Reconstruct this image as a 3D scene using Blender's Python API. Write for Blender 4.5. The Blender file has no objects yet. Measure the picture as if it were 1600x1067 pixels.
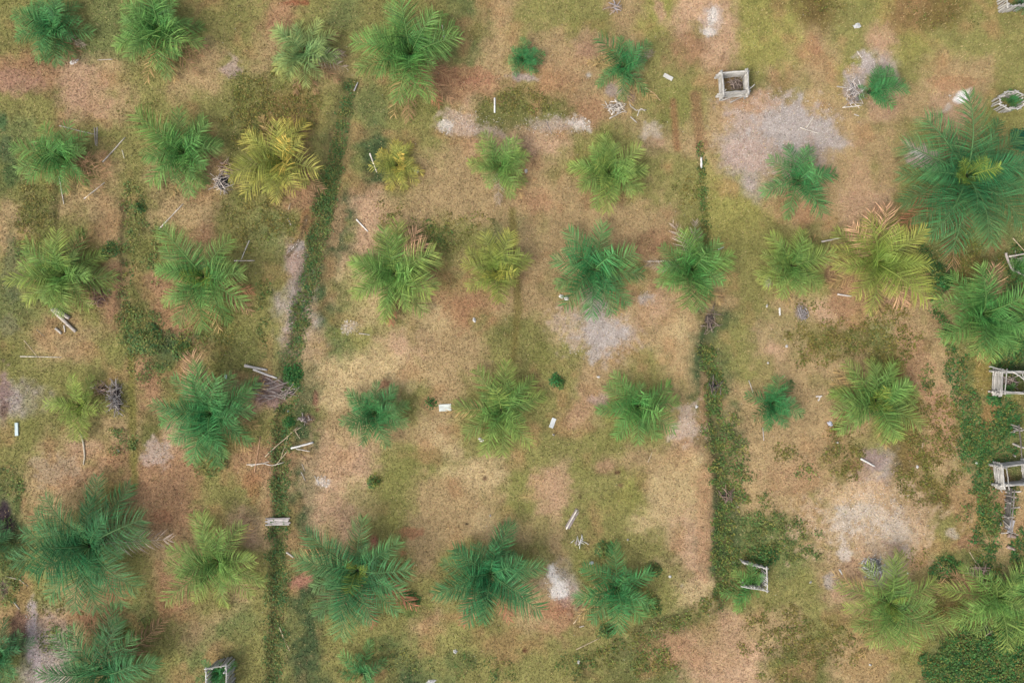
import bpy, math, random
import numpy as np
from mathutils import Vector, Matrix

S, H = 0.045, 54.0            # metres per photo pixel on the ground, flying height
R_ = np.random.RandomState
rnd = random.Random(11)
scene = bpy.context.scene
C = scene.collection

def W(px, py, z=0.0):          # a place on the plane at height z
    k = S * (H - z) / H
    return (px - 800) * k, -(py - 533.5) * k

# ------------------------------------------------------------------ noise
def vnoise(x, y, seed):
    t = R_(seed).rand(256, 256)
    xi = np.floor(x).astype(int); yi = np.floor(y).astype(int)
    fx = x - xi; fy = y - yi
    fx = fx * fx * (3 - 2 * fx); fy = fy * fy * (3 - 2 * fy)
    a = t[yi & 255, xi & 255]; b = t[yi & 255, (xi + 1) & 255]
    c = t[(yi + 1) & 255, xi & 255]; d = t[(yi + 1) & 255, (xi + 1) & 255]
    return (a + (b - a) * fx) * (1 - fy) + (c + (d - c) * fx) * fy
def fbm(x, y, s, seed, o=3):
    v = 0; a = 1; tot = 0
    for k in range(o):
        v = v + a * (vnoise(x / s * 2 ** k + 17.3 * k, y / s * 2 ** k + 5.1 * k, seed + k) - .5)
        tot += a; a *= .55
    return v / tot * 2          # about -1..1
def sstep(a, b, x):
    t = np.clip((x - a) / (b - a), 0, 1); return t * t * (3 - 2 * t)
def lin(c):
    c = np.array(c, float) / 255
    return np.where(c <= .04045, c / 12.92, ((c + .055) / 1.055) ** 2.4)

# ------------------------------------------------------------------ what the soil and turf are, one letter per 2.25 m
ALB = 0.90
PAL = dict(O=(130, 126, 75), Y=(141, 136, 77), G=(110, 116, 70), B=(154, 122, 91), b=(160, 138, 100), P=(175, 146, 116),
           T=(180, 159, 118), A=(164, 151, 140), W=(188, 178, 164), g=(108, 108, 62), w=(116, 100, 60), D=(70, 86, 54))
MAP = """OOOGOOOO BOGOOoGb OOObYPPY YwOYwwOO
OOGGOObO bOOOOOGb bbBbOBPY YbOPYOOO
BBPbObbO gObOOBBB OBbbOObO bbYAObbO
OOPbOOOg wwOGOOPg ggBbOObP AbbPbPOO
GOOOOOOg wOGDOObP PPOOPbbA AAbbObOG
GOObObbO OOODObbb bbOOOOYA PbbbOGGG
bgbbgbbg OBDPbbbb BbbbbOYY bbPPOGGG
bgObggBO GODPOOOG bbbBBOYO OObOOGGG
OOOBgBOO OADTTObb bbOObOOO OOBOODwG
GOOBgBOO OADTOTBb bbAbPbbO bPBbbbGG
ObbOgDGg OAGOPbbg OTAAbTDO PwgGbbGG
OOOOBgOg GDTTTbbO OObbObDO bbbgwbgD
AOOOBOOP bDTTObOO OOPOObDb bbbOObGG
OObbgPOO ODbTbTOO OOOOOPDb bbbOwbGg
ObPBBBOB BDPPOOTT OPObbTDb bbwAwbGG
GbbOBBOO bDPTObbb OPOYTTDb bbTPbwOb
DOOObBOP bDPOObbT bbOOTPDG GbPWPOOb
GOOOObbO ODOOObOb ObOOOPDG GbPAbOGb
OObBOBOb ODBOOOOO bAOOOTOO OOPbbObG
bAbBGObG ODOOObOO bBOOGOPb bOOOOwwG
GAGbOOGO ODOOGOOO OOOGgPPP ggbbOGDD
GAGGGGGO ODOODGOO OOggGbPP ggbbODDG""".replace(" ", "").replace("o", "O").split("\n")
MAP = [list(r) for r in MAP]
keys = list(PAL)
cls = np.zeros((22, 32, len(keys)))
for j, r in enumerate(MAP):
    for i, ch in enumerate(r): cls[j, i, keys.index(ch)] = 1
cols = np.array([lin(PAL[k]) for k in keys]) * ALB

RX0, RX1, RY0, RY1, RS = -320, 1920, -320, 1390, 2
gx, gy = np.meshgrid(np.arange(RX0, RX1, RS, dtype=float), np.arange(RY0, RY1, RS, dtype=float))
wx = gx + 34 * fbm(gx, gy, 110, 1) + 16 * fbm(gx, gy, 34, 5) + 12 * fbm(gx, gy, 9, 9, 2)
wy = gy + 34 * fbm(gx, gy, 110, 21) + 16 * fbm(gx, gy, 34, 25) + 12 * fbm(gx, gy, 9, 29, 2)
cx_ = np.clip(wx / 50 - .5, 0, 30.999); cy_ = np.clip(wy / 50 - .5, 0, 20.999)
ci, cj = cx_.astype(int), cy_.astype(int)
fx, fy = (cx_ - ci)[..., None], (cy_ - cj)[..., None]
fx = fx * fx * (3 - 2 * fx); fy = fy * fy * (3 - 2 * fy)
wgt = (cls[cj, ci] * (1 - fx) + cls[cj, ci + 1] * fx) * (1 - fy) + (cls[cj + 1, ci] * (1 - fx) + cls[cj + 1, ci + 1] * fx) * fy
wgt = wgt ** 1.3; wgt /= wgt.sum(-1, keepdims=True)
ground = wgt @ cols
# worn turf: rust-brown thatch and greener growth wander through every patch
m = sstep(.08, .55, fbm(gx, gy, 42, 41))[..., None] * .55
ground = ground * (1 - m) + lin((158, 124, 88)) * ALB * m
m = sstep(.10, .6, fbm(gx, gy, 50, 51))[..., None] * .5
ground = ground * (1 - m) + lin((118, 120, 64)) * ALB * m
ground *= (1 + .16 * fbm(gx, gy, 70, 61) + .20 * fbm(gx, gy, 14, 65) + .16 * fbm(gx, gy, 5, 68, 2))[..., None]
sand = np.zeros_like(gx)

def seg_dist(pts):
    d = np.full(gx.shape, 1e9)
    for (x0, y0), (x1, y1) in zip(pts[:-1], pts[1:]):
        vx, vy = x1 - x0, y1 - y0
        t = np.clip(((gx - x0) * vx + (gy - y0) * vy) / (vx * vx + vy * vy + 1e-9), 0, 1)
        d = np.minimum(d, np.hypot(gx - x0 - t * vx, gy - y0 - t * vy))
    return d

def blob(x, y, rx, ry, rot, col, st=1., rough=.45, isand=0., seed=0, ns=16):
    """a stain or bare patch with a ragged outline"""
    R = max(rx, ry) * 1.9 + 4
    a0, a1 = [int(np.clip((q - RX0) / RS, 0, gx.shape[1])) for q in (x - R, x + R)]
    b0, b1 = [int(np.clip((q - RY0) / RS, 0, gx.shape[0])) for q in (y - R, y + R)]
    w = (slice(b0, b1), slice(a0, a1)); hx, hy = gx[w], gy[w]
    c, s = math.cos(math.radians(rot)), math.sin(math.radians(rot))
    u = ((hx - x) * c + (hy - y) * s) / rx; v = (-(hx - x) * s + (hy - y) * c) / ry
    rough *= 1.45 if isand else 1
    d = np.hypot(u, v) + rough * fbm(hx, hy, ns, 300 + seed + int(x) % 50) + .8 * rough * fbm(hx, hy, 6, 377 + int(y) % 50, 2)
    k = (1 - sstep(.6, 1.15, d)) * st
    ground[w] = ground[w] * (1 - k[..., None]) + lin(col) * ALB * (k * (1 + .2 * fbm(hx, hy, 6, 91, 2)))[..., None]
    if isand: sand[w] = np.maximum(sand[w], k * isand)

GREY, PALE, WHITE, RUST, TAN = (160, 150, 142), (178, 164, 146), (204, 196, 186), (156, 106, 80), (172, 140, 112)
DARKG, DARKS = (58, 82, 52), (62, 58, 46)
for b in [
    (1218, 208, 92, 62, 10, (166, 148, 134), .85, .4, .7), (1230, 195, 50, 38, 0, GREY, .9, .45, 1), (1292, 215, 26, 24, 0, GREY, .8, .4, 1), (1175, 250, 45, 25, 20, (168, 146, 132), .8, .4, .6),
    (1180, 160, 40, 18, 0, TAN, .6), (930, 520, 62, 42, 20, (168, 148, 128), .75, .45, .6), (935, 515, 40, 30, 30, GREY, .85, .5, 1), (928, 552, 12, 14, 0, GREY, .8, .4, 1), (1010, 466, 14, 9, 0, GREY, .7, .4, .8),
    (1350, 815, 110, 62, 0, (178, 154, 122), .8, .5, .4), (1360, 800, 46, 28, 10, (196, 184, 168), .5, .8, .8), (1320, 815, 26, 26, 30, PALE, .8, .6, 1), (1400, 830, 24, 20, 0, PALE, .7, .6, 1), (1318, 865, 12, 16, 0, (176, 166, 156), .7, .4, .9),
    (1296, 908, 16, 14, 0, GREY, .7, .4, .8), (1488, 835, 12, 8, 30, PALE, .7, .4, .7), (1330, 770, 60, 18, 0, (188, 160, 124), .6),
    (715, 192, 36, 18, 15, (176, 156, 138), .65, .5, .8), (697, 198, 12, 10, 0, WHITE, .7, .7, 1), (755, 205, 30, 10, 10, (170, 150, 136), .6, .5, .7), (860, 195, 50, 14, 0, (166, 148, 134), .65, .45, .8), (905, 195, 16, 12, 20, WHITE, .6, .6, 1),
    (1020, 205, 16, 14, 0, PALE, .7, .5, .7), (873, 919, 15, 18, 20, (204, 198, 190), .95, .3, .8), (864, 898, 9, 20, -14, (202, 196, 188), .95, .3, .8), (868, 950, 42, 16, 0, RUST, .45),
    (1355, 100, 18, 20, 0, (166, 154, 148), .9, .4, 1), (1335, 130, 18, 30, 10, (160, 148, 140), .9, .35, .9), (1395, 112, 8, 16, 0, PALE, .6, .4, .6), (1375, 60, 24, 26, 30, TAN, .6),
    (1112, 35, 18, 26, 10, (178, 158, 142), .8, .5, .8), (1112, 28, 6, 14, 0, WHITE, .9, .6, 1), (1108, 52, 9, 6, 20, WHITE, .9, .6, 1), (1030, 18, 12, 22, -20, TAN, .8, .4, .4),
    (1501, 152, 22, 8, -38, (232, 228, 222), 1, .3, 1), (1478, 172, 10, 6, -50, PALE, .9, .4, 1), (1440, 245, 32, 20, 25, (168, 148, 138), .9, .4, .7), (1434, 240, 12, 7, 30, (206, 200, 196), .8, .5, 1),
    (462, 405, 17, 32, 5, (162, 138, 122), .9, .3, .6), (466, 385, 16, 7, -20, GREY, .8, .3, .8), (456, 488, 9, 30, 15, (170, 152, 138), .9, .35, .8), (480, 345, 16, 26, 10, RUST, .5),
    (546, 512, 15, 12, 0, (190, 172, 150), .6, .5, .7), (505, 752, 10, 9, 0, (204, 196, 186), .85, .5, 1), (420, 612, 32, 26, 10, (150, 122, 110), .9, .3, .4),
    (48, 985, 9, 50, 3, (168, 152, 148), .95, .3, 1), (58, 1040, 9, 40, -8, (166, 150, 146), .95, .3, 1), (32, 975, 16, 22, 0, (126, 96, 82), .8, .4), (28, 1000, 14, 14, 0, (96, 72, 66), .9, .4),
    (5, 602, 12, 30, 0, (134, 112, 104), .9, .35, .5), (5, 640, 10, 18, 0, (110, 86, 76), .8), (8, 810, 16, 34, 0, (66, 56, 58), 1, .25), (5, 920, 8, 18, 0, (100, 84, 80), .8),
    (362, 104, 14, 20, 0, (164, 142, 132), .75, .4, .6), (135, 150, 50, 34, 20, TAN, .55), (20, 130, 50, 22, 0, (164, 128, 108), .6), (1330, 110, 20, 10, 0, TAN, .5),
    (820, 122, 26, 7, 5, (158, 142, 132), .9, .3, .6), (920, 118, 5, 5, 0, (166, 160, 150), .9, .2, .8), (958, 142, 12, 13, 0, (150, 136, 128), .8, .3, .6), (985, 152, 9, 10, 0, (158, 132, 118), .7, .3),
    (1362, 718, 20, 18, 0, (146, 126, 116), .95, .3, .5), (1252, 488, 10, 13, 0, (134, 122, 112), .9, .3, .5), (1200, 440, 6, 8, 0, (150, 138, 132), .8), (1395, 470, 30, 8, 0, (140, 112, 92), .6),
    (1300, 430, 12, 30, 0, (140, 104, 84), .7), (935, 625, 18, 9, 0, (166, 142, 126), .8, .4, .5), (1075, 660, 22, 32, 20, (178, 158, 140), .75, .5, .7), (1050, 683, 8, 8, 0, PALE, .7, .5, .8),
    (865, 765, 36, 38, 0, (174, 144, 112), .7), (245, 708, 22, 22, 0, (172, 152, 138), .7, .5, .7), (85, 735, 34, 26, 0, (160, 142, 116), .6, .5, .4), (470, 908, 24, 12, -20, (166, 118, 100), .8),
    (640, 832, 22, 9, 0, RUST, .6), (583, 848, 7, 12, 0, (160, 100, 86), .8), (626, 862, 12, 6, 10, RUST, .6), (180, 930, 26, 14, 10, (162, 106, 82), .5), (262, 940, 22, 26, 0, (158, 114, 84), .45), (140, 965, 16, 14, 0, (158, 108, 84), .5),
    (252, 805, 22, 12, 0, (158, 110, 82), .5), (395, 760, 16, 24, 0, (152, 108, 76), .5), (1018, 975, 60, 10, -18, (86, 84, 50), .7), (640, 948, 40, 22, 0, (104, 110, 56), .5), (600, 780, 60, 40, 0, (124, 122, 70), .45),
    (480, 560, 40, 60, 0, (178, 154, 112), .4), (500, 740, 34, 70, 10, (180, 152, 120), .5), (525, 350, 14, 50, 10, (172, 136, 104), .5), (730, 470, 55, 50, 0, (150, 112, 82), .45), (1060, 760, 50, 60, 0, (172, 150, 108), .45),
    (1100, 820, 14, 90, 0, (174, 138, 104), .6), (1430, 560, 24, 70, -25, (166, 132, 102), .6), (1470, 650, 22, 60, -15, (166, 132, 102), .65), (1500, 770, 24, 50, -10, (162, 134, 96), .5), (1100, 620, 10, 60, 0, (156, 122, 92), .5),
    (1250, 745, 60, 30, 0, (170, 138, 104), .5), (1560, 770, 20, 60, 0, (150, 118, 90), .7), (1550, 640, 14, 50, 15, (150, 116, 76), .7), (1535, 585, 16, 40, 0, (146, 124, 72), .6), (1515, 850, 24, 18, 0, (150, 110, 88), .6),
    (1060, 1010, 40, 40, 0, (170, 134, 104), .6), (1130, 1010, 60, 40, 0, (172, 142, 108), .5), (1360, 1040, 50, 30, 0, (160, 132, 88), .5), (1410, 1010, 50, 26, 0, (130, 124, 66), .5),
    (1270, 70, 16, 22, 30, (160, 120, 90), .6), (1490, 130, 40, 14, 0, (164, 126, 92), .6), (1345, 290, 20, 60, 0, (168, 138, 108), .6), (1250, 330, 50, 20, 0, (160, 118, 92), .4),
    (460, 5, 26, 5, 0, (140, 88, 64), .8), (925, 70, 34, 24, 0, (158, 126, 106), .5), (960, 12, 14, 10, 0, (140, 112, 92), .6), (730, 120, 45, 18, 0, (158, 112, 88), .55), (800, 150, 40, 8, 0, (96, 98, 54), .5),
    (255, 240, 10, 8, 0, (96, 100, 52), .5), (480, 655, 12, 9, 0, (120, 96, 80), .8, .4), (497, 640, 5, 4, 0, (100, 66, 54), .8), (493, 625, 5, 12, 0, (130, 88, 74), .7), (600, 600, 12, 8, -20, (150, 104, 82), .7),
    (758, 747, 4, 4, 0, (86, 62, 48), .9), (965, 738, 5, 3, 0, (90, 66, 48), .9), (906, 775, 3, 4, 0, (80, 66, 44), .9), (730, 818, 3, 3, 0, (52, 40, 34), 1), (788, 816, 6, 4, 0, (110, 78, 62), .9), (820, 1015, 5, 4, 0, (84, 50, 38), .9), (698, 670, 2.5, 2.5, 0, (60, 46, 36), 1), (970, 758, 5, 4, 0, (120, 92, 70), .7),
    (942, 730, 16, 12, 0, (160, 126, 100), .6), (1065, 915, 3, 3, 0, PALE, .6), (640, 955, 12, 10, 0, (78, 100, 52), .6), (600, 1005, 20, 16, 0, (80, 98, 56), .6), (720, 1030, 30, 16, 0, (84, 100, 58), .5),
    (1430, 800, 30, 14, 0, (150, 128, 96), .5), (1300, 700, 36, 22, 0, (140, 112, 80), .4), (15, 270, 16, 26, 0, (66, 92, 54), .7), (5, 190, 8, 16, 0, (70, 100, 62), .8), (10, 235, 14, 22, 0, (72, 92, 62), .6), (20, 420, 20, 60, 0, (98, 106, 78), .5), (12, 510, 20, 20, 0, (120, 118, 92), .5)]:
    blob(*b)
for p, wd, col in [([(1400, 250), (1422, 232)], 2.2, (84, 76, 50)), ([(1450, 196), (1472, 178)], 2.2, (92, 82, 56)), ([(88, 285), (86, 320), (90, 365)], 6, (84, 82, 48)), ([(1052, 160), (1058, 232)], 6, (140, 106, 74)), ([(1086, 150), (1096, 230)], 10, (136, 106, 76)),
                   ([(800, 330), (810, 480), (802, 560)], 7, (116, 106, 60)), ([(30, 745), (28, 800)], 5, (80, 92, 52)), ([(450, 400), (470, 372), (478, 340)], 4, (96, 82, 60)), ([(205, 560), (210, 760)], 7, (116, 112, 58))]:
    k = (1 - sstep(.4, 1.3, seg_dist(p) / wd + .5 * fbm(gx, gy, 9, 77)))[..., None] * .8
    ground = ground * (1 - k) + lin(col) * ALB * k

# ------------------------------------------------------------------ ditches and relief
DITCH1 = [(546, 125), (533, 200), (520, 262), (506, 330), (490, 385), (482, 440), (466, 512), (458, 560), (452, 615), (443, 660), (438, 720), (436, 800), (434, 900), (430, 980), (426, 1150)]
DITCH2 = [(1096, 225), (1098, 300), (1104, 356), (1104, 470), (1106, 540), (1118, 590), (1118, 650), (1132, 720), (1132, 790), (1132, 850), (1132, 930)]
DITCH2B = [(1132, 930), (1075, 968), (1005, 995), (960, 1015), (920, 1040)]
DITCH3 = [(1440, 385), (1462, 470), (1490, 560), (1512, 650), (1520, 720), (1545, 780), (1535, 860), (1560, 930)]
DITCH4 = [(196, 320), (197, 400), (192, 470)]
d1, d2, d2b, d3, d4 = [seg_dist(p) + 7 * fbm(gx, gy, 16, 120 + i) for i, p in enumerate((DITCH1, DITCH2, DITCH2B, DITCH3, DITCH4))]
wd1 = 18 - 6 * sstep(560, 720, gy) + 3 * np.exp(-((gy - 250) / 60) ** 2)
depth = .26 * (1 - sstep(.3, 1.3, d1 / wd1)) + (.10 + .14 * sstep(480, 560, gy)) * (1 - sstep(.3, 1.4, d2 / (5 + 9 * sstep(480, 560, gy)))) + .18 * (1 - sstep(.4, 1.4, d2b / 15)) + .2 * (1 - sstep(.4, 1.4, d4 / 9))
k = np.clip(depth / .3 * (.8 + .7 * fbm(gx, gy, 12, 141)), 0, 1)[..., None]
ground = ground * (1 - k) + lin((100, 94, 62)) * ALB * k
relief = -depth + .05 * fbm(gx, gy, 60, 131) + .025 * fbm(gx, gy, 12, 135, 2)
ground = np.clip(ground, .004, .9)

def samp(arr, px, py):
    u = np.clip((np.asarray(px, float) - RX0) / RS, 0, arr.shape[1] - 1.001); v = np.clip((np.asarray(py, float) - RY0) / RS, 0, arr.shape[0] - 1.001)
    i, j = u.astype(int), v.astype(int); a, b = u - i, v - j
    if arr.ndim == 3: a, b = a[..., None], b[..., None]
    return (arr[j, i] * (1 - a) + arr[j, i + 1] * a) * (1 - b) + (arr[j + 1, i] * (1 - a) + arr[j + 1, i + 1] * a) * b
def gz(x, y): return float(samp(relief, np.array([x / S + 800]), np.array([533.5 - y / S]))[0])

# ------------------------------------------------------------------ mesh helpers
def mesh_np(name, verts, loops, sizes, mat, attrs=None, color=None, smooth=False):
    me = bpy.data.meshes.new(name)
    verts = np.asarray(verts, np.float32); loops = np.asarray(loops, np.int32).ravel(); sizes = np.asarray(sizes, np.int32)
    me.vertices.add(len(verts)); me.vertices.foreach_set("co", verts.ravel())
    me.loops.add(len(loops)); me.loops.foreach_set("vertex_index", loops)
    me.polygons.add(len(sizes))
    me.polygons.foreach_set("loop_start", np.concatenate([[0], np.cumsum(sizes)[:-1]]).astype(np.int32))
    if smooth: me.polygons.foreach_set("use_smooth", np.ones(len(sizes), bool))
    me.update(calc_edges=True)
    for k, v in (attrs or {}).items():
        a = me.attributes.new(k, 'FLOAT', 'POINT'); a.data.foreach_set("value", np.asarray(v, np.float32))
    if color is not None:
        a = me.color_attributes.new("col", 'FLOAT_COLOR', 'POINT')
        c4 = np.ones((len(verts), 4), np.float32); c4[:, :3] = color; a.data.foreach_set("color", c4.ravel())
    if mat: me.materials.append(mat)
    return me
class MB:                                        # collects tubes, boxes and rough sheets into one mesh
    def __init__(s): s.v, s.f = [], []
    def add(s, v, f):
        o = len(s.v); s.v += [tuple(p) for p in v]; s.f += [tuple(i + o for i in q) for q in f]
    def tube(s, pts, rads, n=7, wob=.0, rg=rnd):
        pts = [Vector(p) for p in pts]; rings = []
        for i, p in enumerate(pts):
            t = (pts[min(i + 1, len(pts) - 1)] - pts[max(i - 1, 0)]).normalized()
            a = t.cross(Vector((0, 0, 1))) if abs(t.z) < .9 else t.cross(Vector((1, 0, 0)))
            a.normalize(); b = t.cross(a)
            rings.append([p + (a * math.cos(k * 2 * math.pi / n) + b * math.sin(k * 2 * math.pi / n)) * rads[i] * (1 + rg.uniform(-wob, wob)) for k in range(n)])
        v = [q for r in rings for q in r]; f = []
        for i in range(len(pts) - 1):
            for k in range(n): f.append((i * n + k, i * n + (k + 1) % n, (i + 1) * n + (k + 1) % n, (i + 1) * n + k))
        f.append(tuple(reversed(range(n)))); f.append(tuple((len(pts) - 1) * n + k for k in range(n)))
        s.add(v, f)
    def box(s, x0, x1, y0, y1, z0, z1, j=.0, rg=rnd, seg=1):
        v = []; f = []
        for i in range(seg + 1):
            x = x0 + (x1 - x0) * i / seg; o = rg.uniform(-j, j)
            for y, z in ((y0, z0), (y1, z0), (y1, z1), (y0, z1)): v.append((x, y + o + rg.uniform(-j, j) * .4, z + rg.uniform(-j, j) * .4))
        for i in range(seg):
            a, b = i * 4, i * 4 + 4
            for k in range(4): f.append((a + k, a + (k + 1) % 4, b + (k + 1) % 4, b + k))
        f.append((3, 2, 1, 0)); e = seg * 4; f.append((e, e + 1, e + 2, e + 3))
        s.add(v, f)
    def mesh(s, name, mat, smooth=False):
        me = bpy.data.meshes.new(name); me.from_pydata(s.v, [], s.f); me.update()
        if mat: me.materials.append(mat)
        if smooth:
            for p in me.polygons: p.use_smooth = True
        return me
def link(name, data, parent=None, loc=(0, 0, 0), rot=(0, 0, 0), scale=(1, 1, 1), color=None):
    o = bpy.data.objects.new(name, data); C.objects.link(o)
    o.location, o.rotation_euler, o.scale = loc, rot, scale
    if parent: o.parent = parent
    if color is not None: o.color = color
    return o
def tag(o, label, cat, group=None):
    o['label'] = label; o['category'] = cat
    if group: o['group'] = group
    return o

# ------------------------------------------------------------------ materials
def mat(name):
    m = bpy.data.materials.new(name); m.use_nodes = True
    nt = m.node_tree; b = nt.nodes['Principled BSDF']
    return m, nt, b
def N(nt, t, **kw):
    n = nt.nodes.new(t)
    for k, v in kw.items(): setattr(n, k, v)
    return n
def mth(nt, op, a, b=None, c=None):
    n = N(nt, 'ShaderNodeMath', operation=op)
    for i, v in enumerate((a, b, c)):
        if v is None: continue
        if isinstance(v, (int, float)): n.inputs[i].default_value = v
        else: nt.links.new(v, n.inputs[i])
    return n.outputs[0]
def mixc(nt, f, a, b, mode='MIX'):
    n = N(nt, 'ShaderNodeMix', data_type='RGBA', blend_type=mode)
    for s, v in ((n.inputs[0], f), (n.inputs[6], a), (n.inputs[7], b)):
        if isinstance(v, (int, float)): s.default_value = v
        elif isinstance(v, tuple): s.default_value = v
        else: nt.links.new(v, s)
    return n.outputs[2]
def attr(nt, name, out='Fac'): return N(nt, 'ShaderNodeAttribute', attribute_name=name).outputs[out]
def noise(nt, scale, detail=4, rough=.6, coord='Object'):
    tc = N(nt, 'ShaderNodeTexCoord'); n = N(nt, 'ShaderNodeTexNoise')
    n.inputs['Scale'].default_value = scale; n.inputs['Detail'].default_value = detail; n.inputs['Roughness'].default_value = rough
    nt.links.new(tc.outputs[coord], n.inputs['Vector']); return n.outputs['Fac']
def remap(nt, v, a, b, c, d):
    n = N(nt, 'ShaderNodeMapRange'); nt.links.new(v, n.inputs[0])
    for i, x in enumerate((a, b, c, d)): n.inputs[i + 1].default_value = x
    return n.outputs[0]
def gray(nt, v):
    n = N(nt, 'ShaderNodeCombineColor')
    for i in range(3): nt.links.new(v, n.inputs[i])
    return n.outputs[0]

# soil and low turf
M_ground, nt, b = mat('turf_and_soil')
col = attr(nt, 'col', 'Color')
f1, f2 = noise(nt, 7, 4, .75), noise(nt, 16, 3, .75)
v = mth(nt, 'MULTIPLY', remap(nt, f1, .32, .68, .82, 1.2), remap(nt, f2, .34, .66, .76, 1.25))
c1 = mixc(nt, 1., col, gray(nt, v), 'MULTIPLY')
vor = N(nt, 'ShaderNodeTexVoronoi'); vor.inputs['Scale'].default_value = 11
tc = N(nt, 'ShaderNodeTexCoord'); nt.links.new(tc.outputs['Object'], vor.inputs['Vector'])
sep = N(nt, 'ShaderNodeSeparateColor'); nt.links.new(vor.outputs['Color'], sep.inputs[0])
peb = mth(nt, 'MULTIPLY', mth(nt, 'MULTIPLY', remap(nt, sep.outputs[0], .62, .72, 0, 1), remap(nt, vor.outputs['Distance'], .25, .45, 1, 0)), attr(nt, 'sand'))
c2 = mixc(nt, mth(nt, 'MULTIPLY', peb, .45), c1, (.62, .59, .55, 1))
nt.links.new(c2, b.inputs['Base Color']); b.inputs['Roughness'].default_value = .95; b.inputs['Specular IOR Level'].default_value = .1
bp = N(nt, 'ShaderNodeBump'); bp.inputs['Strength'].default_value = .7; bp.inputs['Distance'].default_value = .06
nt.links.new(mth(nt, 'ADD', f1, mth(nt, 'MULTIPLY', f2, .6)), bp.inputs['Height']); nt.links.new(bp.outputs[0], b.inputs['Normal'])

# leaves coloured vertex by vertex (grass blades, weeds)
def leafmat(name, rough, trans):
    m, nt, b = mat(name)
    c = attr(nt, 'col', 'Color')
    nt.links.new(c, b.inputs['Base Color']); b.inputs['Roughness'].default_value = rough; b.inputs['Specular IOR Level'].default_value = .25
    t = N(nt, 'ShaderNodeBsdfTranslucent'); nt.links.new(c, t.inputs['Color'])
    mx = N(nt, 'ShaderNodeMixShader'); mx.inputs[0].default_value = trans
    nt.links.new(b.outputs[0], mx.inputs[1]); nt.links.new(t.outputs[0], mx.inputs[2]); nt.links.new(mx.outputs[0], nt.nodes['Material Output'].inputs['Surface'])
    return m
M_grass, M_weed = leafmat('grass_blade', .8, .15), leafmat('weed_leaf', .6, .2)

# palm fronds: the object's colour, deepened for shade at the bases, older tips bleaching to straw
M_frond, nt, b = mat('palm_frond')
oi = N(nt, 'ShaderNodeObjectInfo'); tip, rn, ra = attr(nt, 'tip'), attr(nt, 'rnd'), attr(nt, 'rachis')
base = mixc(nt, 1., oi.outputs['Color'], gray(nt, mth(nt, 'MULTIPLY', remap(nt, rn, 0, 1, .4, 1.95), remap(nt, noise(nt, 3, 2), .3, .7, .8, 1.2))), 'MULTIPLY')
pale = mixc(nt, .5, mixc(nt, 1., oi.outputs['Color'], (4.2, 2.3, 1.9, 1), 'MULTIPLY'), (.25, .285, .09, 1))
fac = mth(nt, 'MULTIPLY', remap(nt, mth(nt, 'ADD', tip, mth(nt, 'MULTIPLY', mth(nt, 'SUBTRACT', rn, .5), .35)), .18, .88, 0, 1), oi.outputs['Alpha'])
c1 = mixc(nt, fac, base, pale)
c2 = mixc(nt, mth(nt, 'MULTIPLY', ra, .75), c1, mixc(nt, .5, mixc(nt, 1., oi.outputs['Color'], (2.2, 1.7, 1.6, 1), 'MULTIPLY'), (.20, .21, .08, 1)))
nt.links.new(c2, b.inputs['Base Color']); b.inputs['Roughness'].default_value = .55; b.inputs['Specular IOR Level'].default_value = .2
t = N(nt, 'ShaderNodeBsdfTranslucent'); nt.links.new(c2, t.inputs['Color'])
mx = N(nt, 'ShaderNodeMixShader'); mx.inputs[0].default_value = .10
nt.links.new(b.outputs[0], mx.inputs[1]); nt.links.new(t.outputs[0], mx.inputs[2]); nt.links.new(mx.outputs[0], nt.nodes['Material Output'].inputs['Surface'])

def woodmat(name, scale=14, lo=.6, hi=1.3, rough=.85):      # weathered timber, tinted by the object's colour
    m, nt, b = mat(name)
    oi = N(nt, 'ShaderNodeObjectInfo')
    tc = N(nt, 'ShaderNodeTexCoord'); mp = N(nt, 'ShaderNodeMapping'); mp.inputs['Scale'].default_value = (.25, 1, 1)
    nt.links.new(tc.outputs['Object'], mp.inputs['Vector'])
    n = N(nt, 'ShaderNodeTexNoise'); n.inputs['Scale'].default_value = scale; n.inputs['Detail'].default_value = 5; nt.links.new(mp.outputs[0], n.inputs['Vector'])
    v = mth(nt, 'MULTIPLY', remap(nt, n.outputs['Fac'], .3, .7, lo, hi), remap(nt, oi.outputs['Random'], 0, 1, .8, 1.15))
    nt.links.new(mixc(nt, 1., oi.outputs['Color'], gray(nt, v), 'MULTIPLY'), b.inputs['Base Color'])
    b.inputs['Roughness'].default_value = rough; b.inputs['Specular IOR Level'].default_value = .2
    bp = N(nt, 'ShaderNodeBump'); bp.inputs['Strength'].default_value = .4; bp.inputs['Distance'].default_value = .02
    nt.links.new(n.outputs['Fac'], bp.inputs['Height']); nt.links.new(bp.outputs[0], b.inputs['Normal'])
    return m
M_wood = woodmat('weathered_wood'); M_scrap = woodmat('dirty_plastic', 6, .62, 1.05, .6); M_stone = woodmat('pale_stone', 10, .7, 1.2); M_trunk = woodmat('palm_trunk', 10, .4, 1.4)

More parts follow.
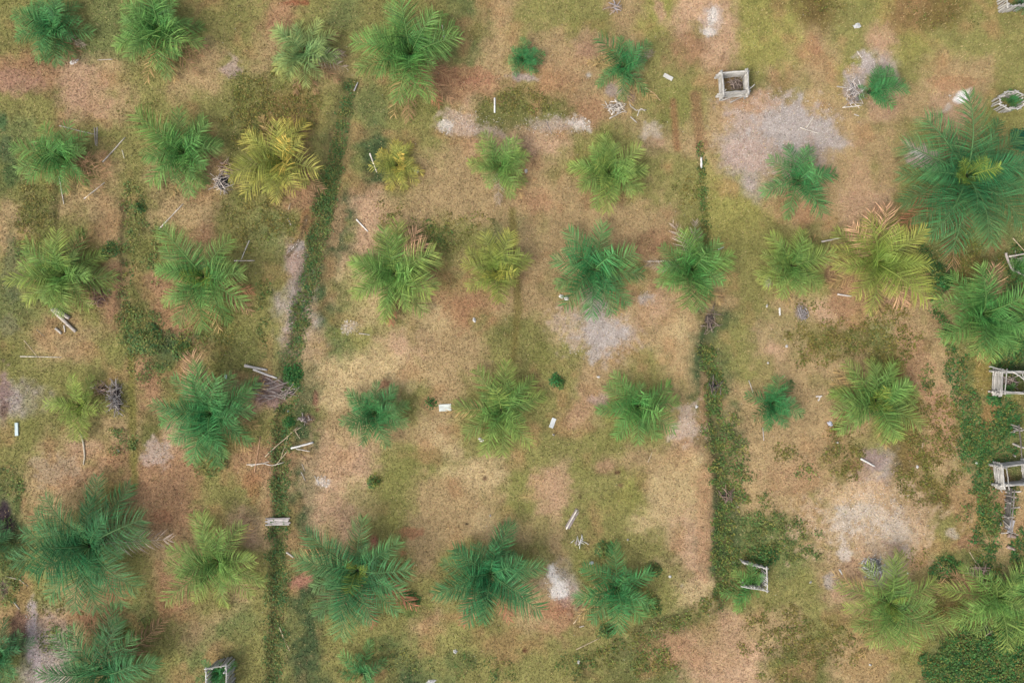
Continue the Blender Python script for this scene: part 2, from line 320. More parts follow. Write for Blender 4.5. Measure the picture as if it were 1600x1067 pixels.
# ------------------------------------------------------------------ ground sheet
fxs = np.arange(-44, 44.01, .12); fys = np.arange(-32, 32.01, .12)
out = np.array([.6, 1.5, 3, 6, 12, 24, 48, 96, 200, 420, 800])
xs = np.concatenate([-44 - out[::-1], fxs, 44 + out]); ys = np.concatenate([-32 - out[::-1], fys, 32 + out])
X, Y = np.meshgrid(xs, ys); PX, PY = X / S + 800, 533.5 - Y / S
Z = samp(relief, PX, PY); gc = samp(ground, PX, PY); sd = samp(sand, PX, PY)
far = sstep(0, 8, np.maximum(np.abs(X) - 44, np.abs(Y) - 32))[..., None]
gc = gc * (1 - far) + lin((136, 120, 76)) * ALB * far; Z = Z * (1 - far[..., 0])
ny, nx = X.shape; idx = np.arange(nx * ny).reshape(ny, nx)
q = np.stack([idx[:-1, :-1], idx[:-1, 1:], idx[1:, 1:], idx[1:, :-1]], -1).reshape(-1, 4)
o = link('ground', mesh_np('ground', np.stack([X, Y, Z], -1).reshape(-1, 3), q, np.full(len(q), 4), M_ground, {'sand': sd.ravel()}, gc.reshape(-1, 3), True))
o['kind'] = 'structure'

# ------------------------------------------------------------------ grass: short blades over everything but the bare patches
def blades(n, seed, hmin, hmax, wmin, wmax, lean, tint=(.55, 1.55), x0=-90, x1=1690, y0=-80, y1=1150, mask=None):
    r = R_(seed); px = r.uniform(x0, x1, n); py = r.uniform(y0, y1, n)
    keep = r.rand(n) > samp(sand, px, py) * .85
    keep &= samp(depth, px, py) < .16
    if mask is not None: keep &= r.rand(n) < mask(px, py)
    px, py = px[keep], py[keep]; n = len(px)
    x, y = (px - 800) * S, (533.5 - py) * S; z = samp(relief, px, py)
    a = r.uniform(0, 2 * np.pi, n); h = r.uniform(hmin, hmax, n); w = r.uniform(wmin, wmax, n); le = r.uniform(lean[0], lean[1], n)
    p0 = np.stack([x - np.sin(a) * w / 2, y + np.cos(a) * w / 2, z], -1); p1 = np.stack([x + np.sin(a) * w / 2, y - np.cos(a) * w / 2, z], -1)
    p2 = np.stack([x + np.cos(a) * h * le, y + np.sin(a) * h * le, z + h * np.sqrt(np.maximum(.06, 1 - le ** 2))], -1)
    v = np.stack([p0, p1, p2], 1).reshape(-1, 3)
    c = samp(ground, px, py) * r.uniform(tint[0], tint[1], (n, 1)) * (1 + r.uniform(-.10, .10, (n, 3)))
    straw = r.rand(n) < .10
    c[straw] = c[straw] * .4 + lin((190, 168, 122)) * .6
    return v, np.repeat(c, 3, 0)
v, c = blades(720000, 5, .07, .17, .035, .08, (.5, .95), (.68, 1.36), -170, 1770, -160, 1230, lambda px, py: sstep(0, 110, np.minimum(np.minimum(px + 170, 1770 - px), np.minimum(py + 160, 1230 - py))))
o = link('grass', mesh_np('grass', v, np.arange(len(v)), np.full(len(v) // 3, 3), M_grass, None, np.clip(c, .01, .8)))
o['kind'] = 'stuff'

# ------------------------------------------------------------------ broad-leaved weeds
def weed_mesh(name, plants, colr, leaf=(.07, .15), hgt=(.08, .35), rad=.2, nl=8, seed=1, var=.35):
    r = R_(seed); plants = np.asarray(plants); n = len(plants)
    px = np.repeat(plants[:, 0], nl); py = np.repeat(plants[:, 1], nl); m_ = len(px)
    ph = np.repeat(r.uniform(hgt[0], hgt[1], n), nl); pc = np.repeat(np.array(colr)[r.randint(0, len(colr), n)] * r.uniform(1 - var, 1 + var, (n, 1)), nl, 0)
    a = r.uniform(0, 2 * np.pi, m_); rr = rad * np.sqrt(r.rand(m_)); L = r.uniform(leaf[0], leaf[1], m_)
    x = (px - 800) * S + rr * np.cos(a); y = (533.5 - py) * S + rr * np.sin(a)
    z = samp(relief, x / S + 800, 533.5 - y / S) + ph * r.uniform(.25, 1, m_) * (1 - .4 * rr / rad)
    a = a + r.uniform(-.8, .8, m_); ti = r.uniform(-.5, .45, m_); wv = L * r.uniform(.3, .5, m_); ro = r.uniform(-.5, .5, m_)
    d = np.stack([np.cos(a) * np.cos(ti), np.sin(a) * np.cos(ti), np.sin(ti)], -1)
    s = np.stack([-np.sin(a) * np.cos(ro), np.cos(a) * np.cos(ro), np.sin(ro)], -1)
    c0 = np.stack([x, y, z], -1)
    v = np.stack([c0, c0 + d * (L * .45)[:, None] + s * wv[:, None], c0 + d * L[:, None] - np.array([0, 0, 1]) * (L * .15)[:, None], c0 + d * (L * .45)[:, None] - s * wv[:, None]], 1)
    cc = np.repeat(pc * r.uniform(.65, 1.35, (m_, 1)), 4, 0)
    k = np.arange(m_)[:, None] * 4
    f = np.concatenate([k, k + 1, k + 2, k, k + 2, k + 3], 1).reshape(-1, 3)
    return mesh_np(name, v.reshape(-1, 3), f, np.full(len(f), 3), M_weed, None, np.clip(cc, .004, .6))
def along(pts, width, dens, seed, ragged=.5):
    r = R_(seed); out_ = []
    for (x0, y0), (x1, y1) in zip(pts[:-1], pts[1:]):
        L = math.hypot(x1 - x0, y1 - y0); n = int(L * 2 * width * dens)
        t = r.rand(n); off = r.uniform(-1, 1, n) * width * (1 + ragged * .6)
        x = x0 + (x1 - x0) * t - (y1 - y0) / L * off; y = y0 + (y1 - y0) * t + (x1 - x0) / L * off
        nn = vnoise(x / 14, y / 14, 210 + seed) - .5
        out_.append(np.stack([x, y], -1)[np.abs(off) < width * (1 + ragged * 2 * nn)])
    return np.concatenate(out_)
def patch(x, y, rx, ry, dens, seed, ragged=.5, holes=.0):
    r = R_(seed + int(x) * 7 % 997); n = int(4 * rx * ry * dens * 1.7)
    u, v = r.uniform(-1.3, 1.3, n), r.uniform(-1.3, 1.3, n)
    px, py = x + u * rx, y + v * ry
    d = np.hypot(u, v) + ragged * 2 * (vnoise(px / 16, py / 16, 230 + seed) - .5)
    k = (d < 1) & (r.rand(n) < 1.25 - .5 * d) & (vnoise(px / 9, py / 9, 250) > holes)
    return np.stack([px, py], -1)[k]
LG = lambda *c: [lin(k) * np.array([.96, .86, .66]) for k in c]
DK = LG((60, 106, 64), (78, 114, 66), (102, 122, 70), (84, 104, 60), (118, 122, 74)); OLV = LG((112, 118, 62), (122, 116, 66), (96, 110, 58), (116, 112, 66)); MID = LG((82, 118, 66), (100, 122, 66), (76, 106, 60), (120, 124, 70)); EM = LG((44, 104, 58), (58, 112, 60), (78, 120, 66))
def stuff(name, plants, colr, **k):
    o = link(name, weed_mesh(name, plants, colr, **k)); o['kind'] = 'stuff'; return o
stuff('ditch_weeds', np.concatenate([along(DITCH1[:4], 9, .085, 1, .5), along(DITCH1[2:7], 15, .085, 1, .4), along(DITCH1[6:10], 14, .07, 2, .6), along(DITCH1[9:], 14, .09, 3, .45)]), DK, seed=2, nl=9, leaf=(.06, .13), rad=.22)
stuff('ditch_weeds', np.concatenate([along(DITCH2[:4], 4.5, .07, 4, .5), along(DITCH2[4:7], 12, .085, 5, .6), along([(1120, 655), (1140, 720), (1150, 790)], 24, .06, 6, .8), along(DITCH2[8:], 16, .07, 7, .5)]), MID, seed=3, nl=9)
stuff('ditch_weeds', np.concatenate([along(DITCH2B, 13, .04, 8, .5), patch(1020, 1035, 30, 30, .05, 9), patch(1000, 925, 20, 15, .03, 9)]), OLV[:3] + MID[:2], seed=4, nl=7)
stuff('ditch_weeds', np.concatenate([along(DITCH3[2:], 17, .06, 10, .6), along(DITCH3[:3], 9, .06, 11, .5), patch(1575, 540, 30, 40, .08, 3), patch(1575, 650, 26, 32, .08, 4), patch(1585, 480, 20, 80, .05, 6), patch(1590, 870, 14, 50, .07, 7), patch(1580, 780, 10, 30, .05, 8), patch(1540, 690, 40, 30, .05, 13)]), MID + EM[:2] + DK[:2], seed=5, nl=9)
stuff('undergrowth', np.concatenate([patch(1530, 1035, 85, 55, .09, 21, .3), patch(1590, 980, 40, 60, .06, 22)]), EM + MID, seed=6, nl=9, hgt=(.08, .6))
stuff('creeping_weeds', np.concatenate([patch(x, y, a, b_, d, 30 + i, .5, .38) for i, (x, y, a, b_, d) in enumerate([
    (425, 165, 70, 50, .05), (395, 190, 40, 40, .045), (215, 180, 28, 22, .03), (50, 335, 30, 44, .045), (1290, 535, 64, 38, .05), (1385, 525, 45, 45, .05), (1450, 690, 52, 70, .055), (1450, 750, 45, 40, .05), (1312, 705, 36, 46, .05), (1235, 705, 20, 12, .05),
    (820, 160, 70, 18, .035), (1290, 12, 34, 14, .03), (1480, 22, 60, 20, .015), (1075, 300, 20, 22, .03), (440, 355, 26, 18, .05), (1230, 1000, 60, 55, .045), (1320, 1010, 40, 34, .03), (1460, 950, 46, 36, .04), (1525, 400, 40, 60, .04), (1480, 430, 24, 40, .03), (700, 355, 80, 26, .02), (80, 950, 40, 20, .02), (170, 780, 30, 16, .02), (1270, 480, 30, 16, .02), (345, 515, 50, 34, .03), (400, 340, 40, 50, .03), (610, 335, 30, 16, .02), (1430, 870, 26, 14, .02)])]), OLV, seed=7, nl=7, hgt=(.05, .22))
stuff('low_weeds', np.concatenate([patch(x, y, a, b_, d, 60 + i, .5, .3) for i, (x, y, a, b_, d) in enumerate([
    (215, 520, 36, 34, .045), (265, 530, 46, 24, .04), (235, 580, 28, 18, .04), (197, 400, 11, 85, .034), (240, 395, 20, 50, .04), (210, 330, 16, 40, .03), (195, 690, 26, 16, .06), (325, 725, 28, 18, .06), (1222, 840, 50, 36, .06), (1180, 800, 26, 30, .04), (30, 390, 24, 22, .05), (685, 370, 36, 20, .05), (1258, 738, 20, 10, .05), (1450, 590, 10, 26, .04), (1540, 810, 14, 30, .05), (1505, 800, 12, 16, .03), (1490, 960, 50, 18, .02), (490, 615, 0.5, 0.5, .01),
    (170, 985, 40, 14, .02), (90, 1000, 30, 20, .04), (20, 750, 20, 30, .03), (20, 880, 16, 60, .05), (600, 1040, 60, 30, .02), (760, 1040, 60, 20, .02), (225, 975, 12, 14, .05), (415, 480, 12, 60, .02), (1175, 870, 30, 14, .05), (900, 1040, 30, 22, .04)])]), MID + DK[2:], seed=8, nl=7)

def shrub(px, py, r_px, label, colr, dens=.16, hgt=(.2, .75), leaf=(.07, .15)):
    x, y = W(px, py); base = link('shrub', None, loc=(x, y, gz(x, y))); tag(base, label, 'shrub', 'green shrubs in the plantation')
    pl = patch(px, py, r_px, r_px * .85, dens, int(px) % 89, .4); pl = pl if len(pl) > 5 else np.array([[px + rnd.uniform(-3, 3), py + rnd.uniform(-3, 3)] for _ in range(8)])
    me = weed_mesh('foliage', pl, colr, seed=int(px + py), nl=11, hgt=hgt, leaf=leaf, rad=.22)
    co = np.empty(len(me.vertices) * 3, np.float32); me.vertices.foreach_get('co', co); co = co.reshape(-1, 3)
    d = np.hypot(co[:, 0] - x, co[:, 1] - y) / (r_px * S * 1.1); co[:, 2] = gz(x, y) + (co[:, 2] - gz(x, y)) * np.clip(1.25 - .8 * d, .2, 1.25)
    co -= np.array([x, y, gz(x, y)], np.float32); me.vertices.foreach_set('co', co.ravel()); me.update()
    link('foliage', me, base)
    mb = MB()
    for k in range(5):
        a = k * 1.26; mb.tube([(0, 0, -.05), (math.cos(a) * .1, math.sin(a) * .1, .15), (math.cos(a) * .25, math.sin(a) * .25, .3)], [.02, .015, .008], 5)
    link('stem', mb.mesh('stem', M_wood), base, color=(.10, .08, .05, 1))
for a in [(232, 528, 26, 'dense dark green shrub below the brown ground between two palm rows', DK), (283, 548, 15, 'round green shrub above the dark palm, next to the dense dark shrub', DK + MID), (872, 596, 9, 'small dark green bush alone on dry turf above a pale sheet of litter', EM),
          (673, 630, 6, 'tiny emerald bush beside the grey concrete slab', EM), (1478, 888, 21, 'dark green shrub on the slope beside the bottom pair of yellow-green palms', EM + DK), (457, 588, 17, 'leafy green shrub growing in the long ditch where it meets a brown twig patch', EM),
          (1460, 425, 17, 'dark shrub just beyond the tips of the pink-tipped yellowish palm', DK), (1472, 440, 14, 'shrub in the ditch between the yellowish palm and the palm with a pink frond', EM),
          (586, 752, 10, 'low green bush below the compact emerald palm', MID), (1195, 872, 22, 'green shrub hugging the upper side of the picket pen by the ditch', EM + DK), (945, 858, 10, 'dark green leaf clump above the star-shaped palm', DK), (1022, 888, 9, 'small dark leaf clump at the tip of a star-shaped palm frond', DK), (946, 985, 11, 'dark green leaf clump below the star-shaped palm', DK),  # the dark clumps are scattered leaves around the star-shaped palm
          (645, 937, 10, 'dark green bush at the end of a fallen red-brown frond', EM), (1592, 222, 16, 'bluish green shrub among the fronds at the big bluish palm', LG((30, 96, 78), (44, 112, 84))), (660, 385, 15, 'green leaf clump standing for shade behind a palm with pink upper fronds', DK),  # last clump puts a palm's cast shadow in as dark leaves
          (1592, 395, 14, 'dark green bush over the collapsed pen of branches', DK), (452, 660, 9, 'small leafy bush in the ditch near three crossing poles', EM), (1555, 622, 9, 'dark green bush under the corner of the log crib with branches across', EM), (218, 325, 8, 'small green bush above the brown lane of ground', DK), (1568, 515, 22, 'thick green shrub between the pink-fronded palm and the log crib', EM), (172, 392, 12, 'green bush at the upper tip of a yellowish palm', DK), (1018, 945, 14, 'low olive bush beside the ditch bend and the star-shaped palm', MID)]:
    shrub(*a)

# ------------------------------------------------------------------ palms
def frond_mesh(seed, e0, e1, n, lmax=.34, dead=False):
    r = R_(seed); M = 13
    t = np.linspace(0, 1, M); ang = np.radians(e0 + (e1 - e0) * t ** 1.25)
    x = np.concatenate([[0], np.cumsum(np.cos(ang[:-1]))]); z = np.concatenate([[0], np.cumsum(np.sin(ang[:-1]))])
    ext = x[-1]; x /= ext; z /= ext; arc = (M - 1) / ext
    arc = np.sum(np.hypot(np.diff(x), np.diff(z)))
    bend = r.uniform(-.13, .13); y = bend * t ** 2
    P = np.stack([x, y, z], -1); T = np.gradient(P, axis=0); T /= np.linalg.norm(T, axis=1)[:, None]
    V, F, SZ, TI, RN, RA = [], [], [], [], [], []
    for i in range(M):                                  # the rachis, a three-sided taper
        rr = arc * (.016 * (1 - t[i]) ** 1.2 + .003)
        B = np.array([-T[i][1], T[i][0], 0]); B /= np.linalg.norm(B); Nn = np.cross(T[i], B)
        V += [P[i] + B * rr, P[i] - B * rr, P[i] + Nn * rr * .9]; TI += [t[i] * .7] * 3; RN += [.6] * 3; RA += [1] * 3
    for i in range(M - 1):
        for k in range(3): F += [i * 3 + k, i * 3 + (k + 1) % 3, i * 3 + 3 + (k + 1) % 3, i * 3 + 3 + k]; SZ.append(4)
    sp = .9 * arc / n
    for k in range(n):
        for side in (-1, 1):
            if dead and r.rand() < .25: continue
            tt = min(.995, .10 + .90 * (k + .5 + r.uniform(-.3, .3)) / n); j = min(M - 2, int(tt * (M - 1))); f = tt * (M - 1) - j
            p = P[j] * (1 - f) + P[j + 1] * f; Tn = T[j] * (1 - f) + T[j + 1] * f
            B = np.array([-Tn[1], Tn[0], 0]); B /= np.linalg.norm(B); Nn = np.cross(Tn, B)
            A = math.radians(70 - 34 * tt + r.uniform(-9, 9))
            l = arc * lmax * np.interp(tt, [.1, .25, .5, .8, 1], [.62, .95, 1, .84, .42]) * r.uniform(.82, 1.1)
            lift = r.uniform(-.15, .55)
            d = math.cos(A) * Tn + side * math.sin(A) * B + lift * Nn; d /= np.linalg.norm(d)
            d2 = d + np.array([0, 0, -r.uniform(.25, .85)]) + Tn * .15; d2 /= np.linalg.norm(d2)
            ro = r.uniform(-.7, .7); wv = np.cross(d, Nn); wv /= np.linalg.norm(wv) + 1e-9; wv = wv * math.cos(ro) + np.cross(d, wv) * math.sin(ro)
            w = sp * r.uniform(.42, .62) * (.75 if dead else 1); mid = p + d * l * .5; end = mid + d2 * l * .5; o_ = len(V)
            V += [p + wv * w * .3, p - wv * w * .3, mid + wv * w * .5, mid - wv * w * .5, end]
            F += [o_, o_ + 1, o_ + 3, o_ + 2]; SZ.append(4); F += [o_ + 2, o_ + 3, o_ + 4]; SZ.append(3)
            a_ = .55 * tt; TI += [a_, a_, a_ + .25, a_ + .25, a_ + .5]; q_ = r.rand(); RN += [q_] * 5; RA += [.35, .35, 0, 0, 0]
    return mesh_np('frond', np.array(V), F, SZ, M_frond, {'tip': TI, 'rnd': RN, 'rachis': RA})
FR = {}
for ncl, n in (('s', 24), ('m', 32), ('l', 42), ('x', 54)):
    for kind, e0, e1 in (('in', 72, 48), ('up', 48, 0), ('mid', 32, -24), ('low', 16, -36), ('flat', 9, -12)):
        FR[ncl, kind] = [frond_mesh(100 * i + n + e0, e0 + 3 * (i - 2.5), e1 + 4.5 * (i - 2.5), n, ((.39 if ncl in 'sm' else .36) if kind != 'in' else .31) * (.90 + .04 * i)) for i in range(6)]
for ncl, n in (('s', 20), ('m', 26), ('l', 34), ('x', 40)): FR[ncl, 'dead'] = [frond_mesh(900 + i + n, 6, -16, n, .26, True) for i in range(3)]

def trunk_mesh(seed):
    r = random.Random(seed); mb = MB()
    mb.tube([(0, 0, -.15), (0, 0, .25), (0, 0, .7), (0, 0, 1.)], [.42, .46, .38, .18], 12, .08, r)
    for k in range(22):                                  # old leaf bases
        a = k * 2.4; h = .1 + .8 * k / 22; c, s = math.cos(a), math.sin(a)
        mb.tube([(c * .34, s * .34, h), (c * .55, s * .55, h + .12), (c * .72, s * .72, h + .3)], [.09, .07, .03], 5, .1, r)
    return mb.mesh('trunk', M_trunk)
TR = [trunk_mesh(i) for i in range(3)]
def spear_mesh():
    mb = MB(); mb.tube([(0, 0, 0), (.02, .01, .35), (.0, .05, .7), (.04, .08, 1.)], [.022, .03, .022, .004], 6); return mb.mesh('spear_leaf', M_frond)
SP = spear_mesh()

TYPE = dict(E=(.012, .116, .034), G=(.026, .130, .028), D=(.010, .098, .034), Y=(.100, .172, .030), X=(.132, .188, .036), L=(.070, .170, .062), V=(.052, .146, .030))  # greens carry the shade of the lower frond bases
def palm(px, py, R, ty, nf, yel, label, hub=None, lean=None, dead=(), in_n=3, seed=None, reach=1.0, az=None, heart=False):
    zh = hub if hub else (.45 if R < 45 else .7 if R < 72 else 1.05 if R < 95 else 1.6)
    r = random.Random(seed if seed is not None else int(px * 3 + py))
    x, y = W(px, py, zh); g = gz(x, y)
    root = link('oil_palm', None, loc=(x, y, g)); tag(root, label, 'oil palm', 'oil palms planted in rows')
    k = S * (H - zh) / H; Rm = R * k * reach * 1.0; ncl = 's' if R < 45 else 'm' if R < 72 else 'l' if R < 95 else 'x'
    ts = Rm * .13 + .08
    link('trunk', r.choice(TR), root, (0, 0, 0), (0, 0, r.uniform(0, 6)), (ts, ts, zh - .05), (.055, .045, .03, 1))
    base = np.array(TYPE[ty]); a0 = r.uniform(0, 360)
    auto = not az
    if auto:
        no = max(8, round(nf * .54)); az = [a0 + 360 / no * i + r.uniform(-16, 16) for i in range(no) if r.random() > .1]
    n_in, n_mid = max(4, round(nf * .2)), max(6, round(nf * (.56 if auto else .38)))
    ring = [('in', i * 137.5 + a0, r.uniform(.30, .46) * (.62 if heart else 1), .08) for i in range(n_in)]
    ring += [(r.choice(['up', 'up', 'mid']), i * 137.5 + a0 + r.uniform(-15, 15), r.uniform(.58, .84) * (1 if auto else .9), .25 + .25 * i / n_mid) for i in range(n_mid)]
    ring += [(r.choice(['mid', 'mid', 'low', 'flat', 'up']), q, r.uniform(.90, 1.10), r.uniform(.6, 1)) for q in az]
    for kind, ang, f, u in ring:
        if lean:
            c_ = math.cos(math.radians(ang - lean[0]))
            if c_ < 0 and r.random() < lean[1] * .9: continue
            f *= 1 + lean[1] * .55 * c_
        s = Rm * f; sz = s
        if kind in ('low', 'flat'): sz = s * min(1, zh / (.32 * s + .01)) if kind == 'low' else s * .9
        if kind == 'in': sz = s * .5
        br = r.uniform(.80, 1.25) * (1.4 if u < .16 else 1.15 if u < .5 else 1.0)
        warm = max(0, u - .45) * r.uniform(.1, 1.9) * dict(D=.5, Y=.35, X=.35).get(ty, 1)
        cc = base * br * np.array([1 + .8 * warm + (.5 if u < .16 and r.random() < .5 else 0), 1 + .2 * warm, 1])
        if heart and kind == 'in': cc = np.array([.13, .21, .03]) * r.uniform(.8, 1.2)
        al = min(1, ((.75 if ty == 'D' else 1) * yel + .07) * r.uniform(.75, 1.6) * (.65 + .8 * u))
        link('frond', r.choice(FR[ncl, kind]), root, (math.cos(math.radians(ang)) * ts * .25, math.sin(math.radians(ang)) * ts * .25, zh - .08 + .12 * (1 - u)), (0, r.uniform(-.09, .09), math.radians(ang)), (s, s * r.uniform(.9, 1.15), sz), (*cc, al))
    for d in dead:
        ang, f = d[0], d[1]; s = Rm * f * 1.1
        kind = d[2] if len(d) > 2 else 'brown'
        cc = dict(brown=(.19, .115, .065), red=(.25, .10, .062), pink=(.33, .215, .13), straw=(.27, .20, .085), grey=(.24, .21, .18))[kind]
        o = link('frond', r.choice(FR[ncl, 'dead']) if kind != 'pink' else r.choice(FR[ncl, 'mid']), root, (0, 0, zh * .62), (0, r.uniform(0, .05) if kind != 'pink' else 0, math.radians(ang)), (s, s, s * .55 if kind != 'pink' else s), (*(np.array(cc) * r.uniform(.85, 1.2)), .25))
        o['label'] = dict(brown='dry brown frond', red='dead red-brown frond', pink='pinkish dying frond', straw='straw-coloured dead frond', grey='grey withered frond')[kind]
    root.rotation_euler = (r.uniform(-.07, .07), r.uniform(-.07, .07), 0)
    L_ = Rm * .42
    link('spear_leaf', SP, root, (0, 0, zh), (r.uniform(-.35, .35), r.uniform(-.35, .35), 0), (L_ * 1.3, L_ * 1.3, L_ * .7), (*(base * 1.6 + np.array([.06, .05, 0])), .2))
    return root

P_ = palm
P_(82, 44, 54, 'E', 24, .55, 'bushy emerald palm above a white rag, in the top corner of the plantation', dead=[(-45, .9), (-60, 1.0), (-30, .9, 'grey')])
P_(250, 48, 64, 'G', 26, .7, 'palm with straw-tipped lower fronds, next to the corner palm in the top row', dead=[(-35, 1.1), (-50, 1.2), (-20, 1.1), (-110, 1.15, 'straw'), (-75, 1.1, 'straw')])
P_(474, 82, 52, 'L', 22, .75, 'pale bluish green palm with whitish tips and brown fronds hanging below', dead=[(30, 1.1), (-20, 1.2, 'grey'), (-40, 1.15), (-75, 1.1), (-105, 1.1), (0, 1.1, 'grey')])
P_(640, 84, 80, 'G', 28, .75, 'largest palm in the top row, deep green with drooping straw-tipped fronds', dead=[(-25, .95), (-50, 1.05), (-62, 1., 'red'), (160, .9, 'straw'), (-110, 1.1, 'straw'), (-95, 1.15)], az=[95, 60, 30, 5, 120, 150, 175, -150, -80, -65, -100])
P_(817, 91, 26, 'E', 22, .2, 'tiny dark emerald palm above a strip of grey soil in the top row', lean=(-10, .3), dead=[(-100, .8)])
P_(975, 106, 46, 'E', 24, .3, 'small emerald palm with ragged gaps and withered fronds, beside a white board', dead=[(165, 1.1, 'straw'), (30, 1.1, 'grey'), (-45, 1.4, 'straw'), (-60, 1.2, 'straw'), (-85, 1.35, 'straw')], az=[90, 140, 35, -90, -50, -150])
P_(1361, 142, 31, 'E', 30, .35, 'small palm with every frond on one side, next to a heap of grey debris', lean=(5, .85), in_n=1)
P_(102, 250, 55, 'G', 20, .5, 'palm with brown dead fronds on one flank, beside long thin sticks', dead=[(-5, 1.1), (-20, 1.2), (-40, 1.15), (10, 1.05), (-60, 1.1, 'straw'), (-90, .9, 'straw')], lean=(165, .25))
P_(287, 238, 60, 'G', 24, .6, 'green palm beside a dark heap of burnt twigs', dead=[(-20, 1.0), (-70, 1.0, 'straw'), (-110, 1.05, 'straw')])
P_(440, 252, 66, 'X', 19, .75, 'large golden yellow palm beside the long ditch', dead=[(-35, 1.1), (-50, 1.0, 'brown'), (115, 1.1, 'straw'), (75, 1.0, 'straw')])
P_(620, 258, 38, 'X', 17, .7, 'small golden yellow palm standing apart near a pale stick', lean=(-20, .1))
P_(783, 260, 47, 'V', 22, .65, 'green palm with a white scrap at its edge, third row from the top', dead=[(-55, 1.1, 'straw'), (-40, .95, 'straw'), (-95, 1.15, 'grey')])
P_(952, 268, 57, 'V', 24, .75, 'round yellow-green palm with a dark centre below the withered emerald palm', dead=[(175, 1.0, 'straw')])
P_(1247, 282, 56, 'E', 18, .45, 'palm below the large bare grey patch of ground', az=[150, 75, 110, -45, -75, -110, -160, 10], dead=[(-130, .8)])
P_(1512, 275, 106, 'D', 30, .45, 'huge bluish green palm with a bright yellow heart', heart=True, hub=1.7, dead=[(-145, 1.05, 'red'), (-100, 1.2, 'brown')], az=[100, 62, 140, 165, 180, -160, -135, -118, -100, -85, -70, -45, -20, 10, 35])
P_(99, 428, 66, 'V', 24, .6, 'palm with brown dry fronds on one flank, above two grey logs', dead=[(-15, .9), (-30, .95), (-40, 1.05), (60, 1.05, 'straw'), (-5, .9)])
P_(317, 432, 74, 'G', 28, .75, 'big lush green palm between the two weedy strips', heart=True, dead=[(-35, 1.1), (-20, .95, 'red'), (-80, 1.05, 'straw')], az=[115, 55, 170, 150, 0, -30, -60, -80, -110, -140])
P_(615, 428, 68, 'V', 28, .65, 'palm with two pink fronds above and a red dry frond below', dead=[(62, 1.0, 'pink'), (45, .9, 'pink'), (-95, 1.05, 'red'), (-100, .95, 'red')])
P_(775, 424, 51, 'Y', 20, .55, 'yellow-green palm standing in brown turf with no ditch near it', dead=[(-150, .9, 'straw'), (-90, 1.05, 'brown')])
P_(930, 420, 68, 'E', 22, .35, 'broad emerald palm above a bare grey patch and white rags', az=[80, 125, 172, 15, -10, -40, -65, -95, -130, -155], dead=[(-60, 1.1, 'straw')])
P_(1083, 420, 57, 'G', 22, .5, 'green palm standing over the thin second ditch', dead=[(110, 1.25, 'grey'), (85, 1.2, 'grey'), (172, 1.15, 'grey'), (-10, 1.15, 'straw'), (-50, 1.1, 'straw'), (-65, 1.0, 'straw')])
P_(1236, 414, 53, 'V', 22, .65, 'small dark-hearted palm touching the pink-tipped yellowish palm', dead=[(60, 1.0, 'straw'), (45, 1.1, 'straw'), (-95, 1.05, 'straw')])
P_(1371, 410, 72, 'Y', 25, .55, 'yellowish palm with pink dying fronds at its upper edge', az=[75, 40, 5, -25, -60, -95, -130, 190, 160, 120, 140, -5], dead=[(105, 1.02, 'pink'), (88, 1.08, 'pink'), (130, .92, 'pink'), (60, 1.0, 'straw'), (-50, 1.1, 'straw'), (-60, .95, 'pink'), (-80, 1.05, 'straw'), (-150, 1., 'straw'), (165, .95, 'straw'), (-10, 1.1, 'brown')])
P_(1538, 490, 72, 'G', 26, .5, 'large green palm with one upright pink frond, near the collapsed pen', dead=[(85, .95, 'pink'), (20, 1.0, 'straw'), (-90, 1.0, 'straw')])
P_(124, 632, 49, 'Y', 19, .3, 'bright lime green palm beside a tangle of grey twigs', heart=True, dead=[(0, .9, 'brown')], az=[180, 100, 60, -80, -105, -5])
P_(328, 645, 76, 'E', 28, .45, 'big dark emerald palm between a pink frond and a brown twig patch', dead=[(105, 1.12, 'pink'), (35, 1.05, 'straw'), (25, 1.1, 'straw'), (-15, .9, 'straw'), (-45, 1., 'straw')])
P_(587, 645, 50, 'E', 24, .35, 'compact square-looking emerald palm in dry pale turf', dead=[(-110, 1.0, 'straw'), (-80, 1.0, 'straw'), (45, 1.0, 'straw')])
P_(783, 640, 66, 'V', 23, .55, 'star-like palm between the concrete slab and a white box', dead=[(180, 1.15, 'straw')], az=[85, 120, 45, 180, -150, -115, -85, -45, 20])
P_(997, 634, 57, 'G', 23, .4, 'green palm in open turf between two dry paths beside the leafy ditch', az=[120, 150, 30, 10, -25, -90, -60, -120, -170])
P_(1207, 630, 42, 'E', 28, .2, 'small dark emerald palm on bare tan ground just past the leafy ditch', az=[90, 45, 160, -20, -60, -110, -150])
P_(1370, 625, 67, 'V', 25, .5, 'olive green palm with pale twiggy fronds, above the grey-brown weeds', heart=True, dead=[(140, 1.0, 'straw'), (155, .95, 'straw'), (-150, 1.0, 'straw'), (-75, 1.05, 'straw')])
P_(141, 855, 100, 'D', 25, .5, 'very large bluish green palm on the edge by a grey path', hub=1.6, az=[150, 165, 195, 210, 240, 262, 280, 300, 325, 15, 30, 60, 85, 125], dead=[(5, 1.1, 'grey')])
P_(342, 876, 74, 'V', 25, .7, 'yellowish green palm between the huge bluish palm and the plank bridge', az=[120, 100, 60, 10, 165, 190, 215, 245, 275, 310, -30], dead=[(50, .9, 'straw')])
P_(560, 890, 86, 'D', 22, .55, 'wide dark palm with splayed fronds and a red dead frond on the turf', heart=True, hub=1.2, dead=[(-32, 1.15, 'red'), (-80, 1.0, 'red'), (170, 1.0, 'straw')], az=[85, 40, 10, -15, -50, -85, -100, -120, -135, 200, 170, 150, 125])
P_(766, 897, 77, 'D', 26, .4, 'round dark bluish palm above dark bushes, next to a pale gravel patch', dead=[(-115, 1.1, 'red'), (-65, 1.0, 'red')])
